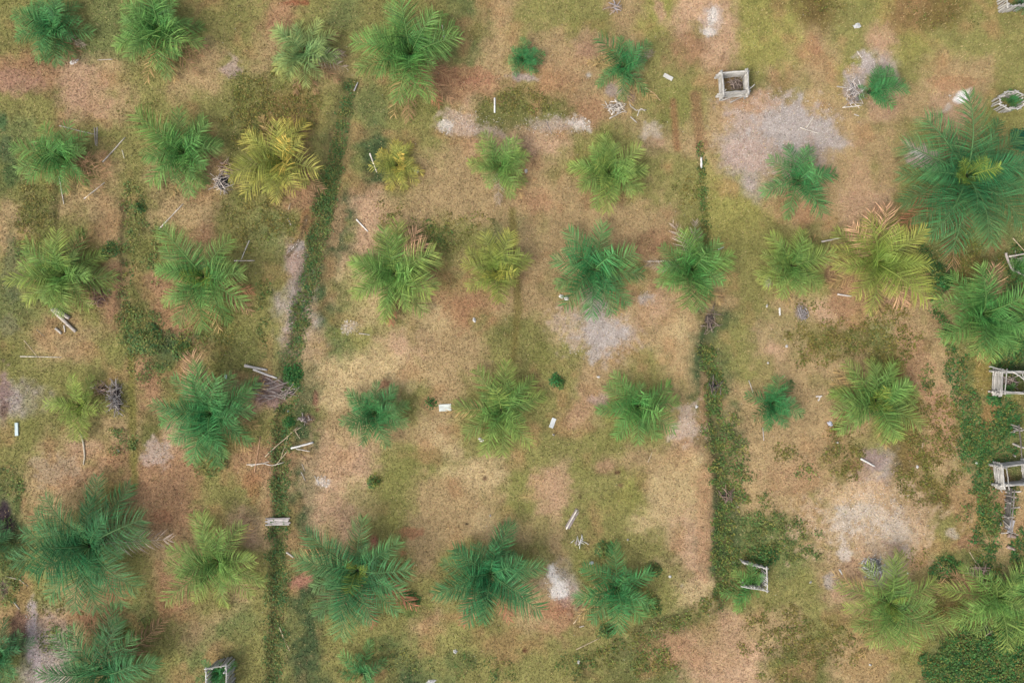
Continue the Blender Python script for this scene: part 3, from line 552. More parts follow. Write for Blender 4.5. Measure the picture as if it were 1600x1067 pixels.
P_(964, 918, 60, 'E', 18, .3, 'star-shaped dark emerald palm ringed by small dark leaf clumps', az=[92, 140, 28, -20, -50, -88, -130, 185], dead=[(-140, 1.2, 'straw')])
P_(1391, 942, 72, 'V', 22, .55, 'light green palm below a heart-shaped heap of grey debris', heart=True, dead=[(-115, 1.2, 'straw'), (-35, 1.1, 'red'), (-60, 1.2, 'straw'), (15, 1.2, 'straw'), (150, 1.2, 'straw')], az=[85, 100, 130, 30, 160, 190, 215, 240, 265, 295, -20])
P_(1560, 935, 72, 'V', 24, .45, 'light green palm over thick undergrowth in the bottom corner', dead=[(150, 1.15, 'brown'), (165, 1.1, 'brown')], az=[140, 60, 170, 195, 215, 250, 275, 300, -20])
P_(166, 1052, 90, 'D', 24, .5, 'large bluish palm cut by the bottom edge of the photo', az=[165, 145, 125, 95, 75, 50, 25, 10], dead=[(40, 1.15, 'brown')])
P_(6, 1020, 46, 'D', 16, .4, 'dark palm beside the grey path in the bottom corner')  # built in the dark bluish green type
P_(-22, 860, 48, 'D', 14, .5, 'palm with only its frond tips in view, by the dark bare soil')
P_(566, 1052, 38, 'E', 9, .5, 'sparse young palm at the bottom edge below the wide splayed palm', lean=(80, .5))

def seedling(px, py, R, ty, n, label, hub=.5, lean=None):
    r = palm(px, py, R, ty, n, .3, label, hub=hub, lean=lean); r.name = 'young_palm'; r['category'] = 'young palm'; r['group'] = 'young palms in pens'; return r
seedling(340, 1050, 27, 'E', 16, 'grassy young palm filling the picket pen at the bottom edge')
seedling(1176, 914, 36, 'G', 11, 'young palm growing out through the open side of a picket pen', lean=(200, .55))
seedling(1583, 157, 15, 'E', 9, 'seedling palm inside the round picket pen')
seedling(1578, 608, 11, 'G', 9, 'tiny palm seedling among branches in the log crib', hub=.3)
seedling(1592, 418, 20, 'G', 10, 'young palm amid the branches of the collapsed pen', hub=.5)
seedling(1598, 4, 18, 'D', 9, 'bluish young palm in the pen at the top corner')

# ------------------------------------------------------------------ pens and cribs
WGREY = (.43, .41, .37, 1)
def stick_mesh(L, r0, r1, seed, bend=.04, nseg=6, z=None):
    r = random.Random(seed); mb = MB(); pts = []; oy = oz = 0
    for i in range(nseg + 1):
        t = i / nseg; oy += r.uniform(-bend, bend) * L * .35; oz += r.uniform(-bend, bend) * L * .1
        pts.append((t * L - L / 2, oy, oz))
    sh = sum(p[1] for p in pts) / len(pts); pts = [(a, b_ - sh, c) for a, b_, c in pts]
    mb.tube(pts, [r0 + (r1 - r0) * i / nseg for i in range(nseg + 1)], 7, .12, r); return mb.mesh('pole', M_wood, True)
def pole(parent, name, a, b, r0, seed, col=WGREY, bend=.03):
    a, b = Vector(a), Vector(b); d = b - a
    k = rnd.uniform(.75, 1.15); cc = (col[0] * k, col[1] * k, col[2] * k, 1)
    return link(name, stick_mesh(d.length, r0, r0 * .75, seed, bend), parent, (a + b) / 2, (0, -math.asin(max(-1, min(1, d.z / d.length))), math.atan2(d.y, d.x)), color=cc)

def crib(px, py, w_px, h_px, rot, label, ht=1.1, levels=6, col=WGREY, extra=()):
    """stacked-pole crib, px,py at the middle of its top"""
    x, y = W(px, py, ht); g = gz(x, y); w, h = w_px * S / 2, h_px * S / 2
    root = link('pole_crib', None, loc=(x, y, g), rot=(0, 0, math.radians(rot))); tag(root, label, 'tree guard', 'wooden tree guards')
    rr = ht / levels / 2 * .95; sd_ = int(px)
    for l in range(levels):
        z = rr + l * ht / levels; e = .2 + .15 * rnd.random()
        for s in (-1, 1):
            pole(root, 'pole', (-w - e, s * h, z), (w + e * .8, s * h + rnd.uniform(-.05, .05), z), rr * rnd.uniform(.75, 1), sd_ + l * 7 + s, col)
            pole(root, 'pole', (s * w, -h - e, z + rr), (s * w + rnd.uniform(-.05, .05), h + e * .8, z + rr), rr * rnd.uniform(.75, 1), sd_ + l * 11 + s + 50, col)
    for sx in (-1, 1):
        for sy in (-1, 1): pole(root, 'post', (sx * (w - .12), sy * (h - .12), -.1), (sx * (w - .1), sy * (h - .1), ht + .25), .045, sd_ + sx + sy * 3 + 99, col)
    for i, (a, b) in enumerate(extra): pole(root, 'pole', a, b, .04, sd_ + 200 + i, col, .06)
    return root
crib(1149, 128, 38, 30, 4, 'square crib of stacked grey poles with dry litter inside, empty of plants', extra=[((.7, -.75, .8), (1.35, -.25, 1.0)), ((-.9, -1.05, .5), (.9, -.75, 1.15)), ((-.2, -1.15, .25), (1.0, -.85, .9))])
crib(1592, 598, 52, 32, -2, 'log crib crossed by loose bent branches and holding a seedling', extra=[((-1.3, -.9, 1.2), (-1.25, .85, 1.2)), ((-1.0, -.85, 1.22), (-.95, .95, 1.25)), ((-.6, .8, 1.25), (.9, -.2, 1.3)), ((.1, .8, 1.2), (.5, -.7, 1.3)), ((-1.5, -.6, 1.15), (1.3, -.72, 1.2)), ((-1.4, .72, 1.2), (1.3, .8, 1.2)), ((-1.9, 1.05, .8), (-.7, .75, 1.2))])
crib(1590, 742, 44, 30, 6, 'log crib with a yellow patch inside, at the head of the broken fence', extra=[((-1.1, -.8, 1.2), (-1.0, .75, 1.2)), ((-.75, -.95, 1.2), (-.78, .75, 1.25)), ((-1.2, -.5, 1.1), (1.2, -.85, 1.15)), ((-1.3, -.55, .6), (-.6, -1.3, .2)), ((.2, .3, 1.2), (1.2, .5, 1.2))])

def pen(px, py, pts, ht, label, col=WGREY, closed=True, skip=(), gap=.16, pr=(.045, .08)):
    """ring of upright pickets tied to a rail; pts in photo pixels at the picket tops"""
    x, y = W(px, py, ht); g = gz(x, y)
    root = link('picket_pen', None, loc=(x, y, g)); tag(root, label, 'tree guard', 'wooden tree guards')
    P = [Vector((*W(a, b_, ht), 0)) - Vector((x, y, 0)) for a, b_ in pts]; n = len(P); sd_ = int(px)
    for i in range(n if closed else n - 1):
        if i in skip: continue
        a, b_ = P[i], P[(i + 1) % n]; L = (b_ - a).length; m_ = max(2, int(L / gap))
        for k in range(m_):
            q = a.lerp(b_, (k + .5) / m_); j = rnd.uniform(-.05, .05)
            pole(root, 'picket', (q.x + j, q.y - j, -.1), (q.x + rnd.uniform(-.05, .05), q.y + rnd.uniform(-.05, .05), ht * rnd.uniform(.8, 1.04)), rnd.uniform(*pr), sd_ + i * 31 + k, col, .04)
        d = (b_ - a).normalized() * .18; nrm = Vector((-d.y, d.x, 0)) * .35
        pole(root, 'rail', (a.x - d.x + nrm.x, a.y - d.y + nrm.y, ht * .93), (b_.x + d.x + nrm.x, b_.y + d.y + nrm.y, ht * .93), .05, sd_ + i, col)
    return root
pen(1184, 898, [(1163, 881), (1197, 889), (1198, 922), (1162, 915)], 1.1, 'broken picket pen with an open side beside the leafy ditch', skip=(3,))
pen(338, 1058, [(322, 1047), (351, 1042), (352, 1090), (322, 1090)], 1.7, 'picket pen packed with a grassy young palm, at the bottom edge', gap=.24, pr=(.07, .1))
pen(1590, 157, [(1584 + 20 * math.cos(k * .7854 + .3), 156 + 13 * math.sin(k * .7854 + .3)) for k in range(8)], 1.1, 'round picket pen at the upper end of the plantation edge', gap=.16)
pen(1592, 2, [(1576, -14), (1608, -14), (1610, 5), (1577, 8)], 1.2, 'picket pen with a white slat, cut by the top corner', gap=.16)

def fence(p, ht, label, seed, dark=True, gap=.3):
    a, b_ = Vector((*W(*p[0], ht), 0)), Vector((*W(*p[1], ht), 0)); g = gz(a.x, a.y)
    root = link('picket_fence', None, loc=(a.x, a.y, g)); tag(root, label, 'fence', 'broken fence pieces along the edge')
    d = b_ - a; L = d.length; m_ = int(L / gap)
    for k in range(m_):
        q = d * ((k + .5) / m_); le = rnd.uniform(-.7, .5)
        if rnd.random() < .18: continue
        pole(root, 'picket', (q.x + rnd.uniform(-.1, .1), q.y + rnd.uniform(-.1, .1), -.1), (q.x + le, q.y + rnd.uniform(-.3, .3), ht * rnd.uniform(.5, 1.1)), rnd.uniform(.03, .075), seed + k, (.40, .36, .32, 1), .05)
    pole(root, 'rail', (0, 0, ht * .75), (d.x, d.y, ht * .75), .05, seed + 90, (.16, .14, .12, 1))
    if not dark: return root
    mb = MB(); mb.box(0, L * .8, -.03, .03, 0, ht * .45, .02, rnd, 6)
    link('board', mb.mesh('board', M_wood), root, (.1, 0, 0), (0, 0, math.atan2(d.y, d.x)), color=(.13, .12, .105, 1))
    return root
fence([(1597, 664), (1601, 716)], 1.2, 'broken dark fence with leaning pale pickets, between the two log cribs', 400, dark=False, gap=.2)
fence([(1590, 766), (1584, 842)], 1.3, 'ragged board fence running down from the log crib with the yellow patch', 500, gap=.22)

# ------------------------------------------------------------------ loose wood
def ground_stick(name, a, b, wd_px, label, cat, col=(.52, .47, .40, 1), bend=.03, group='loose sticks and branches', lift=0, via=None, taper=.6):
    (x0, y0), (x1, y1) = W(*a), W(*b); L = math.hypot(x1 - x0, y1 - y0); r0 = wd_px * S / 2; cxm, cym = (x0 + x1) / 2, (y0 + y1) / 2
    z0, z1 = max(gz(x0, y0), -.12), max(gz(x1, y1), -.12); an = math.atan2(y1 - y0, x1 - x0)
    if via:
        pts = [Vector((*W(*p), 0)) for p in [a] + via + [b]]; mb = MB()
        pts = [Vector((p.x - cxm, p.y - cym, (max(gz(p.x, p.y), -.12) + r0 * .7))) for p in pts]; z0 = z1 = 0
        fine = []
        for i in range(len(pts) - 1):
            for k in range(3): fine.append(pts[i].lerp(pts[i + 1], k / 3) + Vector((rnd.uniform(-.02, .02), rnd.uniform(-.02, .02), 0)))
        fine.append(pts[-1]); mb.tube(fine, [r0 * (1 - (1 - taper) * i / (len(fine) - 1)) for i in range(len(fine))], 7, .12)
        o = link(name, mb.mesh(name, M_wood, True), None, (cxm, cym, lift), color=col)
    else:
        o = link(name, stick_mesh(L, r0, r0 * taper, int(a[0] * 13 + a[1]), bend), None, (cxm, cym, (z0 + z1) / 2 + r0 * .8 + lift), (0, -math.atan2(z1 - z0, L), an), color=col)
    return tag(o, label, cat, group)
PALEW, BRW, TANW, WHT = (.52, .47, .40, 1), (.28, .18, .11, 1), (.44, .35, .23, 1), (.62, .60, .56, 1)
GS = ground_stick
GS('log', (82, 483), (120, 518), 6, 'thick grey log slanting across the grass below a yellowish palm', 'log', (.46, .40, .34, 1), .012, 'grey logs', taper=.8)
GS('log', (88, 483), (110, 497), 7, 'short grey log tucked behind the long slanting log', 'log', (.42, .36, .31, 1), .015, 'grey logs', taper=.85)
GS('log', (88, 513), (97, 521), 4, 'stub of pale wood lying beside the slanting grey log', 'log', PALEW, .01, 'grey logs', taper=.9)
GS('stick', (101, 508), (102, 519), 2.5, 'short grey stick propped under the slanting log', 'stick', PALEW)
GS('branch', (127, 676), (131, 726), 3.2, 'crooked pale branch pointing away from the lime green palm', 'branch', (.55, .48, .36, 1), via=[(132, 698), (133, 712)])
GS('log', (383, 571), (418, 578), 5, 'grey log with splinters above the brown twig patch', 'log', (.50, .46, .42, 1), .015, 'grey logs')
GS('branch', (396, 577), (433, 591), 4, 'pale branch slanting from the grey log towards the ditch', 'branch', (.58, .54, .49, 1))
GS('pole', (455, 700), (490, 691), 3.4, 'white pole on dry turf just past the ditch', 'pole', WHT, .008, taper=.9)
GS('stick', (463, 701), (484, 705), 2, 'thin grey stick touching the white pole', 'stick', PALEW)
GS('pole', (414, 713), (466, 667), 1.8, 'long thin straw-coloured pole across the ditch', 'pole', TANW)
GS('pole', (438, 716), (452, 676), 1.5, 'shorter straw pole lying steeply in the ditch', 'pole', TANW)
GS('pole', (430, 728), (452, 700), 1.5, 'thin straw pole low in the ditch near the white pole', 'pole', TANW)
GS('stick', (398, 738), (407, 681), 2.2, 'straight reddish brown stick below the dark emerald palm', 'stick', (.40, .24, .14, 1), .01)
GS('branch', (386, 726), (444, 722), 1.8, 'bundle-thin pale branch lying across the reddish stick', 'branch', PALEW, via=[(410, 724), (425, 727)])
GS('stick', (392, 728), (425, 720), 1.5, 'thin pale twig lying alongside the branch over the reddish stick', 'stick', PALEW)
GS('stick', (462, 672), (471, 667), 1.6, 'small stick by the dark smudge of soil past the ditch', 'stick', TANW)
GS('stick', (461, 673), (469, 685), 1.6, 'small brown stick above the white pole', 'stick', TANW)
GS('stick', (470, 709), (482, 729), 1.5, 'curved brown stick below the white pole', 'stick', BRW, via=[(477, 716)])
GS('stick', (472, 725), (476, 736), 1.5, 'upper thin pale stick above the white chips', 'stick', PALEW)
GS('stick', (471, 737), (477, 751), 1.6, 'thin pale stick beside the curved brown one', 'stick', PALEW)
GS('stick', (492, 743), (499, 759), 1.6, 'thin pale stick touching the white chips', 'stick', PALEW)
GS('stick', (249, 358), (287, 319), 2, 'long straight pale stick on the brown ground above a lush palm', 'stick', PALEW, .01)
GS('stick', (93, 276), (100, 319), 2, 'upright pale stick hanging below the palm with brown flank', 'stick', PALEW, .015)
GS('stick', (132, 311), (164, 285), 2, 'slanting pale stick among brown fronds', 'stick', PALEW, .01)
GS('stick', (161, 254), (196, 215), 2.2, 'long grey stick pointing up from the brown fronds', 'stick', PALEW, .015)
GS('stick', (148, 200), (150, 228), 1.8, 'first of a pair of parallel grey sticks above the brown-flanked palm', 'stick', (.42, .36, .32, 1), .01)
GS('stick', (152, 199), (152, 229), 1.6, 'second of a pair of parallel grey sticks above the brown-flanked palm', 'stick', (.42, .36, .32, 1), .01)
GS('stick', (93, 197), (150, 211), 1.4, 'long thin stick meeting the pair of grey sticks', 'stick', PALEW, .015)
GS('stick', (191, 235), (195, 248), 1.8, 'short pale stick alone on grass', 'stick', (.62, .56, .40, 1))
GS('stick', (390, 376), (377, 405), 1.8, 'thin grey branch leaning off the lush palm', 'stick', PALEW)
GS('stick', (366, 408), (398, 407), 2, 'grey branch lying level beside the lush palm', 'stick', (.50, .42, .36, 1))
GS('stick', (578, 240), (589, 270), 2.4, 'pale stick beside the small golden palm', 'stick', (.62, .55, .48, 1), .01)
GS('stick', (557, 343), (575, 362), 2.6, 'straight whitish stick between the ditch and the palm with pink fronds', 'stick', (.68, .64, .58, 1), .008)
GS('stick', (32, 557), (97, 558), 1.6, 'long thin pale stick lying level on grass', 'stick', PALEW, .008)
GS('stick', (38, 532), (60, 558), 1.4, 'thin stick slanting down to the level pale stick', 'stick', TANW, .01)
GS('stick', (58, 515), (70, 526), 1.4, 'thin brown stick near the grey logs', 'stick', TANW)
GS('stick', (10, 900), (44, 915), 1.8, 'bent pale stick at the edge by the huge bluish palm', 'stick', (.50, .44, .33, 1), via=[(32, 905)])
GS('stick', (22, 939), (31, 951), 2.2, 'short pale stick beside the grey path', 'stick', PALEW)
GS('stick', (436, 980), (453, 1016), 1.8, 'bent brown stick on the weedy ditch', 'stick', TANW, via=[(443, 997)])
GS('stick', (448, 862), (459, 870), 3, 'grey stub of wood beside the ditch below the plank bridge', 'stick', PALEW)
GS('stick', (900, 1014), (937, 996), 1.6, 'straw stick below the star-shaped palm', 'stick', TANW, .015)
GS('stick', (896, 974), (915, 946), 1.4, 'thin straw stick by the star-shaped palm', 'stick', TANW)
GS('stick', (905, 979), (913, 977), 1.8, 'short straw twig by the rusty turf', 'stick', PALEW)
GS('stick', (1283, 378), (1313, 372), 2.8, 'pale stick between two yellowish palms, upper of two', 'stick', (.58, .52, .46, 1))
GS('stick', (1308, 460), (1330, 463), 3, 'short pale stick below the pink-tipped palm', 'stick', (.58, .52, .46, 1))
GS('stick', (1344, 716), (1366, 728), 3.4, 'white stick on dark soil below the olive palm', 'stick', WHT, .008)
GS('stick', (1311, 889), (1316, 897), 2.6, 'short white stick near the heart-shaped debris heap', 'stick', WHT)
GS('stick', (1339, 81), (1346, 91), 2, 'pale stick above the bare grey soil', 'stick', PALEW, .01)
GS('stick', (1307, 136), (1323, 138), 2.2, 'level pale stick by the grey debris heap', 'stick', PALEW)
GS('stick', (1316, 169), (1346, 165), 2.2, 'pale stick under the grey debris heap', 'stick', PALEW)
GS('stick', (1334, 179), (1342, 182), 2, 'short stick below the one-sided small palm', 'stick', PALEW)
GS('stick', (1377, 154), (1388, 148), 2, 'small straw stick under the one-sided palm', 'stick', PALEW)
GS('stick', (1260, 200), (1271, 183), 1.6, 'thin stick on the large bare grey patch', 'stick', PALEW)
GS('stick', (1250, 200), (1282, 210), 1.3, 'very thin twig crossing the large bare grey patch', 'stick', PALEW)
GS('branch', (983, 158), (1010, 172), 2, 'curved pale branch below the ragged emerald palm', 'branch', PALEW, via=[(985, 166), (994, 173)])
GS('branch', (996, 182), (1008, 174), 1.8, 'forked end of branch by the ragged emerald palm', 'branch', PALEW, via=[(998, 174), (1002, 170)])
GS('branch', (952, 186), (974, 174), 2.2, 'pale branch at the foot of the whitish twig pile', 'branch', PALEW)
GS('stick', (1008, 137), (1032, 158), 2, 'orange-brown stick beside the ragged emerald palm', 'stick', (.46, .32, .18, 1), via=[(1022, 147)])
GS('branch', (985, 183), (995, 192), 2.4, 'short forked wood below the whitish twig pile', 'branch', PALEW)
GS('stick', (1012, 409), (1040, 408), 2.2, 'bleached stick poking out beside the palm over the thin ditch', 'stick', (.58, .50, .40, 1))
GS('stick', (1122, 390), (1131, 386), 2.4, 'white stick tip among palm fronds over the thin ditch', 'stick', WHT)
GS('branch', (854, 190), (862, 210), 1.4, 'thin dark twig on pale gravel', 'branch', (.30, .25, .22, 1))
GS('stick', (1012, 722), (1019, 706), 1.5, 'thin straw twig below the palm beside the dry paths', 'stick', TANW)
GS('stick', (1170, 594), (1176, 613), 1.8, 'thin grey stick above the small dark emerald palm', 'stick', PALEW)
GS('stick', (1192, 668), (1193, 688), 1.6, 'grey stick below the small dark emerald palm', 'stick', (.40, .36, .33, 1))
GS('branch', (1563, 397), (1601, 441), 4, 'bent grey branch framing the collapsed pen', 'branch', (.46, .40, .36, 1), via=[(1567, 409), (1574, 424), (1590, 430)], lift=.5)
GS('branch', (1568, 402), (1602, 397), 3, 'pale straight branch on top of the collapsed pen', 'branch', PALEW, lift=.5)
GS('branch', (1583, 406), (1602, 400), 2, 'thin branch slanting over the collapsed pen', 'branch', PALEW, lift=.4)
GS('branch', (1575, 424), (1604, 434), 3, 'second bent branch closing the collapsed pen', 'branch', PALEW, via=[(1590, 424)], lift=.45)
GS('branch', (1578, 373), (1598, 396), 1.6, 'thin straw branch above the collapsed pen', 'branch', TANW, lift=.3)
GS('stick', (1440, 700), (1442, 688), 1.5, 'pale stalk in the brown weeds', 'stick', TANW)
GS('stick', (1514, 862), (1526, 880), 1.6, 'brown stick on the slope by the undergrowth', 'stick', TANW)
GS('branch', (1570, 820), (1580, 832), 6, 'grey fallen board end by the ragged fence', 'board', (.36, .33, .31, 1), .01)
GS('stick', (1573, 835), (1585, 838), 7, 'brown plank stub below the ragged fence', 'plank', (.34, .25, .20, 1), .01)
GS('stick', (1572, 853), (1584, 858), 6, 'brown plank stub half hidden in leaves below the ragged fence', 'plank', (.34, .25, .20, 1), .01)
GS('stick', (773, 154), (773, 177), 3, 'upright-looking white stake on weedy turf above the gravel', 'stake', WHT, .006, taper=.8)
GS('stick', (1096, 246), (1096, 263), 3.6, 'white stake lying at the head of the thin ditch', 'stake', WHT, .006, taper=.9)
GS('stick', (691, 40), (694, 62), 2.2, 'grey dead branch at the edge of the largest top-row palm', 'stick', PALEW, via=[(693, 50)])
GS('stick', (553, 142), (559, 128), 2.4, 'grey stick at the head of the long ditch', 'stick', (.40, .38, .38, 1))
GS('stick', (176, 93), (153, 95), 1.6, 'grey dry stalk beside the straw-tipped palm', 'stick', (.42, .36, .30, 1))
GS('stick', (450, 342), (455, 352), 2, 'pale stick near the golden palm by the ditch', 'stick', PALEW)
GS('stick', (451, 328), (454, 318), 2, 'short stick below the golden palm', 'stick', TANW)
GS('stick', (561, 521), (578, 523), 1.5, 'thin stick beside the scattered white chips', 'stick', PALEW)

def board(name, px, py, lx, ly, rot, th, col, label, cat, m=None, n=1, z=0., jit=.012, group=None):
    x, y = W(px, py); root = link(name, None, loc=(x, y, max(gz(x, y), -.05) + z), rot=(rnd.uniform(-.03, .03), rnd.uniform(-.02, .02), math.radians(rot))); tag(root, label, cat, group)
    L, w = lx * S, ly * S / n
    for i in range(n):
        mb = MB(); y0 = -ly * S / 2 + i * w + .008; e = rnd.uniform(-.1, .1)
        mb.box(-L / 2 + e, L / 2 + rnd.uniform(-.1, .1), y0, y0 + w - .016, 0, th, jit, rnd, 6)
        k = rnd.uniform(.75, 1.1) if n > 1 else 1
        link('board' if n > 1 else 'sheet', mb.mesh('board', m or M_wood), root, color=(col[0] * k, col[1] * k, col[2] * k, 1))
    return root
board('plank_bridge', 435, 814, 36, 12, 1, .07, (.42, .38, .35), 'grey plank bridge laid across the long weedy ditch', 'bridge', n=5, z=.1)
board('concrete_slab', 697, 636.5, 20, 11, 4, .08, (.50, .53, .48), 'grey concrete slab lying flat on dry turf', 'slab', M_stone, jit=.004)
board('board', 863.5, 660, 14, 7, 68, .10, (.66, .68, .65), 'white broken board beside the star-like palm', 'board', M_scrap)
board('board', 27, 670, 20, 5, -88, .12, (.62, .74, .73), 'pale bluish board lying on grass near the edge', 'board', M_scrap)
board('board', 1043, 121, 14, 6, -28, .09, (.68, .66, .60), 'cream white board beside the ragged emerald palm', 'board', M_scrap)
board('board', 894, 811, 33, 8, 60, .04, (.30, .25, .24), 'plank lying on pale turf above the gravel patch, its shadow side coloured dark grey', 'board')  # dark grey stands for the shaded side of a tilted plank
GS('lath', (884.5, 826), (901.5, 796), 2.4, 'thin white lath along the edge of the dark grey plank', 'lath', (.75, .68, .58, 1), .004, None, lift=.05, taper=.95)
board('board', 1218, 487, 8, 2.6, -88, .05, (.80, .78, .72), 'tiny white board on tan ground below a yellowish palm', 'board', M_scrap)
board('board', 1280, 622, 9, 2.6, 62, .04, (.60, .55, .50), 'leaning whitish strip of a seven-shaped pair of wood scraps', 'board', M_scrap)
board('board', 1279, 619, 6, 2.2, 8, .05, (.60, .55, .50), 'short whitish strip capping the seven-shaped pair of wood scraps', 'board', M_scrap, z=.045)
board('board', 1575, 820, 22, 8, 78, .06, (.34, .32, .31), 'dark weathered board resting on the ragged fence', 'board', n=1, z=.3)

def scrap(name, px, py, rx, ry, rot, col, label, cat, ht=.16, m=None, seed=0):
    """crumpled rag, sack or lump: a noisy mound with folds"""
    r = random.Random(int(px * 7 + py)); n, k = 14, 4; x, y = W(px, py); v = [(0, 0, ht)]; f = []
    prof = [r.uniform(.65, 1.15) for _ in range(n)]
    for j in range(1, k + 1):
        t = j / k
        for i in range(n):
            a = i * 2 * math.pi / n; q = t * prof[i]
            v.append((math.cos(a) * rx * S * q, math.sin(a) * ry * S * q, ht * (1 - t ** 1.6) * r.uniform(.45, 1.2) - (.04 if j == k else 0)))
    for i in range(n): f.append((0, 1 + i, 1 + (i + 1) % n))
    for j in range(k - 1):
        for i in range(n): a, b_ = 1 + j * n + i, 1 + j * n + (i + 1) % n; f.append((a, a + n, b_ + n, b_))
    mb = MB(); mb.add(v, f)
    return tag(link(name, mb.mesh(name, m or M_scrap), None, (x, y, gz(x, y)), (0, 0, math.radians(rot)), color=(*col, 1)), label, cat)
WW, GW = (.70, .68, .64), (.54, .54, .52)
for a in [('rag', 115, 97, 9, 4, 25, WW, 'crumpled white rag under the corner palm', 'rag'), ('sack', 1339, 41, 8, 5, 10, GW, 'grey-white sack lying on open grass at the top', 'sack'),
          ('plastic_bag', 877, 463, 5, 4, -20, WW, 'crumpled white bag at the fringe of the broad emerald palm, first of two', 'bag'), ('plastic_bag', 885, 466, 6, 4, -10, WW, 'wider white bag touching the first bag by the broad emerald palm', 'bag'),
          ('plastic_scrap', 741, 500, 3, 5, 10, WW, 'white scrap on brown turf below the yellow-green palm', 'litter'), ('plastic_scrap', 924, 879, 5, 3.4, 20, (.72, .76, .74), 'white scrap above the star-shaped palm', 'litter'), ('plastic_scrap', 711, 1017, 4.5, 4, 20, WW, 'white scrap alone on grass below the round dark palm', 'litter'),
          ('plastic_sheet', 673, 1065, 11, 5, 15, WW, 'crumpled white sheet at the bottom edge', 'litter'), ('plastic_scrap', 1047, 900, 3, 3, 0, WW, 'small white scrap beside a star-shaped palm frond', 'litter'), ('plastic_scrap', 904, 1034, 3, 4.5, 10, WW, 'white scrap at the edge of the bottom weeds', 'litter'),
          ('plastic_scrap', 822, 268, 3, 4.5, 0, WW, 'white scrap on the fringe of the third-row green palm', 'litter'), ('stone', 106, 507, 4, 4, 0, WW, 'white stone beneath the slanting grey log', 'stone'), ('stone', 1297, 662, 5, 6, 20, (.42, .44, .50), 'grey lump of stone beside the olive palm', 'stone'),
          ('stone', 353, 589, 4, 4, 0, (.75, .76, .80), 'round whitish stone above the big dark emerald palm', 'stone'), ('plastic_scrap', 1229, 541, 3, 3, 0, WW, 'small white scrap by the brown weed patch', 'litter'), ('plastic_scrap', 1525, 723, 3, 2.4, -20, WW, 'white scrap in the weeds near the log crib with the yellow patch', 'litter'),
          ('plastic_scrap', 1198, 478, 2, 3, 0, WW, 'tiny white scrap above the tiny white board', 'litter'), ('plastic_scrap', 185, 704, 3.4, 3, 30, WW, 'white scrap below a clump of weeds', 'litter'), ('plastic_scrap', 1200, 567, 2.2, 2.2, 0, WW, 'tiny white scrap on tan ground past the leafy ditch', 'litter'), ('plastic_scrap', 752, 687, 6, 4, -30, (.80, .72, .70), 'pinkish white scrap at the foot of the star-like palm', 'litter'),
          ('plastic_scrap', 449, 643, 2.4, 2.4, 0, (.7, .82, .8), 'tiny pale scrap in the leafy ditch', 'litter'), ('plastic_scrap', 935, 589, 3.4, 2.4, -20, WW, 'small white scrap above the dry path', 'litter'), ('plastic_scrap', 1088, 635, 3, 3, 0, WW, 'white chip on the pale bare ground beside the leafy ditch', 'litter'), ('plastic_scrap', 1418, 895, 2, 2.2, 0, WW, 'white chip beside the light green bottom palm', 'litter'),
          ('plastic_scrap', 1266, 909, 3, 1.8, 30, WW, 'small white scrap on grass by the picket pen', 'litter'), ('plastic_scrap', 1360, 1038, 3, 2, -20, WW, 'white scrap below the light green bottom palm', 'litter'), ('plastic_scrap', 865, 679, 3, 1.6, -30, (.60, .55, .50), 'small tan scrap below the white broken board', 'litter'), ('plastic_scrap', 766, 805, 1.8, 2.6, 0, WW, 'tiny white scrap above the round dark palm', 'litter'), ('plastic_scrap', 981, 843, 2, 2, 0, WW, 'tiny white scrap on pale turf above the star-shaped palm', 'litter'),
          ('plastic_scrap', 651, 268, 5, 4, 0, (.50, .54, .58), 'bluish grey scrap under the small golden palm', 'litter'), ('plastic_scrap', 1308, 691, 3, 1.6, 10, WW, 'white scrap in the brown weeds below the olive palm', 'litter'), ('stone', 1433, 729, 2.6, 3, 0, (.62, .60, .56), 'pale stone among the brown weeds', 'stone')]:
    scrap(*a)

# ------------------------------------------------------------------ piles of twigs and debris
TW = [stick_mesh(1, .022, .012, 700 + i, .10, 5) for i in range(6)]
def pile(px, py, rx, ry, n, cols_, label, mound=(.07, .06, .055), ht=.35, L=(.5, 1.3), rot=None, cat='twig pile', sc=1.):
    x, y = W(px, py); root = link('twig_pile', None, loc=(x, y, gz(x, y))); tag(root, label, cat, 'heaps of twigs and debris')
    o = scrap('mound', px, py, rx * .9, ry * .9, 0, mound, None, None, ht * .6, M_stone)  # dark mounds stand for shaded hollows under twigs; burnt heaps are black themselves
    for k in ('label', 'category'):
        if k in o: del o[k]
    o.location = (0, 0, 0); o.parent = root
    for i in range(n):
        a, q = rnd.uniform(0, 6.28), math.sqrt(rnd.random()); l = rnd.uniform(*L)
        c = rnd.choice(cols_); k = rnd.uniform(.7, 1.2); r_ = math.radians(rnd.gauss(rot, 25)) if rot is not None else rnd.uniform(0, 6.28)
        link('twig', rnd.choice(TW), root, (math.cos(a) * q * rx * S, math.sin(a) * q * ry * S, ht * (1 - q * q) * rnd.uniform(.6, 1.1) + .04), (rnd.uniform(0, 3), rnd.uniform(-.25, .25), r_), (l, sc * rnd.uniform(.7, 1.5), sc * rnd.uniform(.7, 1.5)), (c[0] * k, c[1] * k, c[2] * k, 1))
GT = [(.46, .40, .36), (.34, .28, .25), (.55, .48, .40)]
pile(348, 285, 13, 14, 34, GT, 'burnt black heap ringed by grey twigs beside a green palm', (.02, .024, .026), .4)
pile(353, 262, 9, 12, 20, [(.30, .20, .14), (.40, .30, .20), (.35, .25, .22)], 'brown frond heap above the burnt black heap', (.05, .035, .03), .4)
pile(182, 622, 11, 26, 60, [(.36, .32, .29), (.45, .41, .37), (.26, .21, .18)], 'tall tangle of grey twigs beside the lime green palm', (.06, .045, .042), .5)
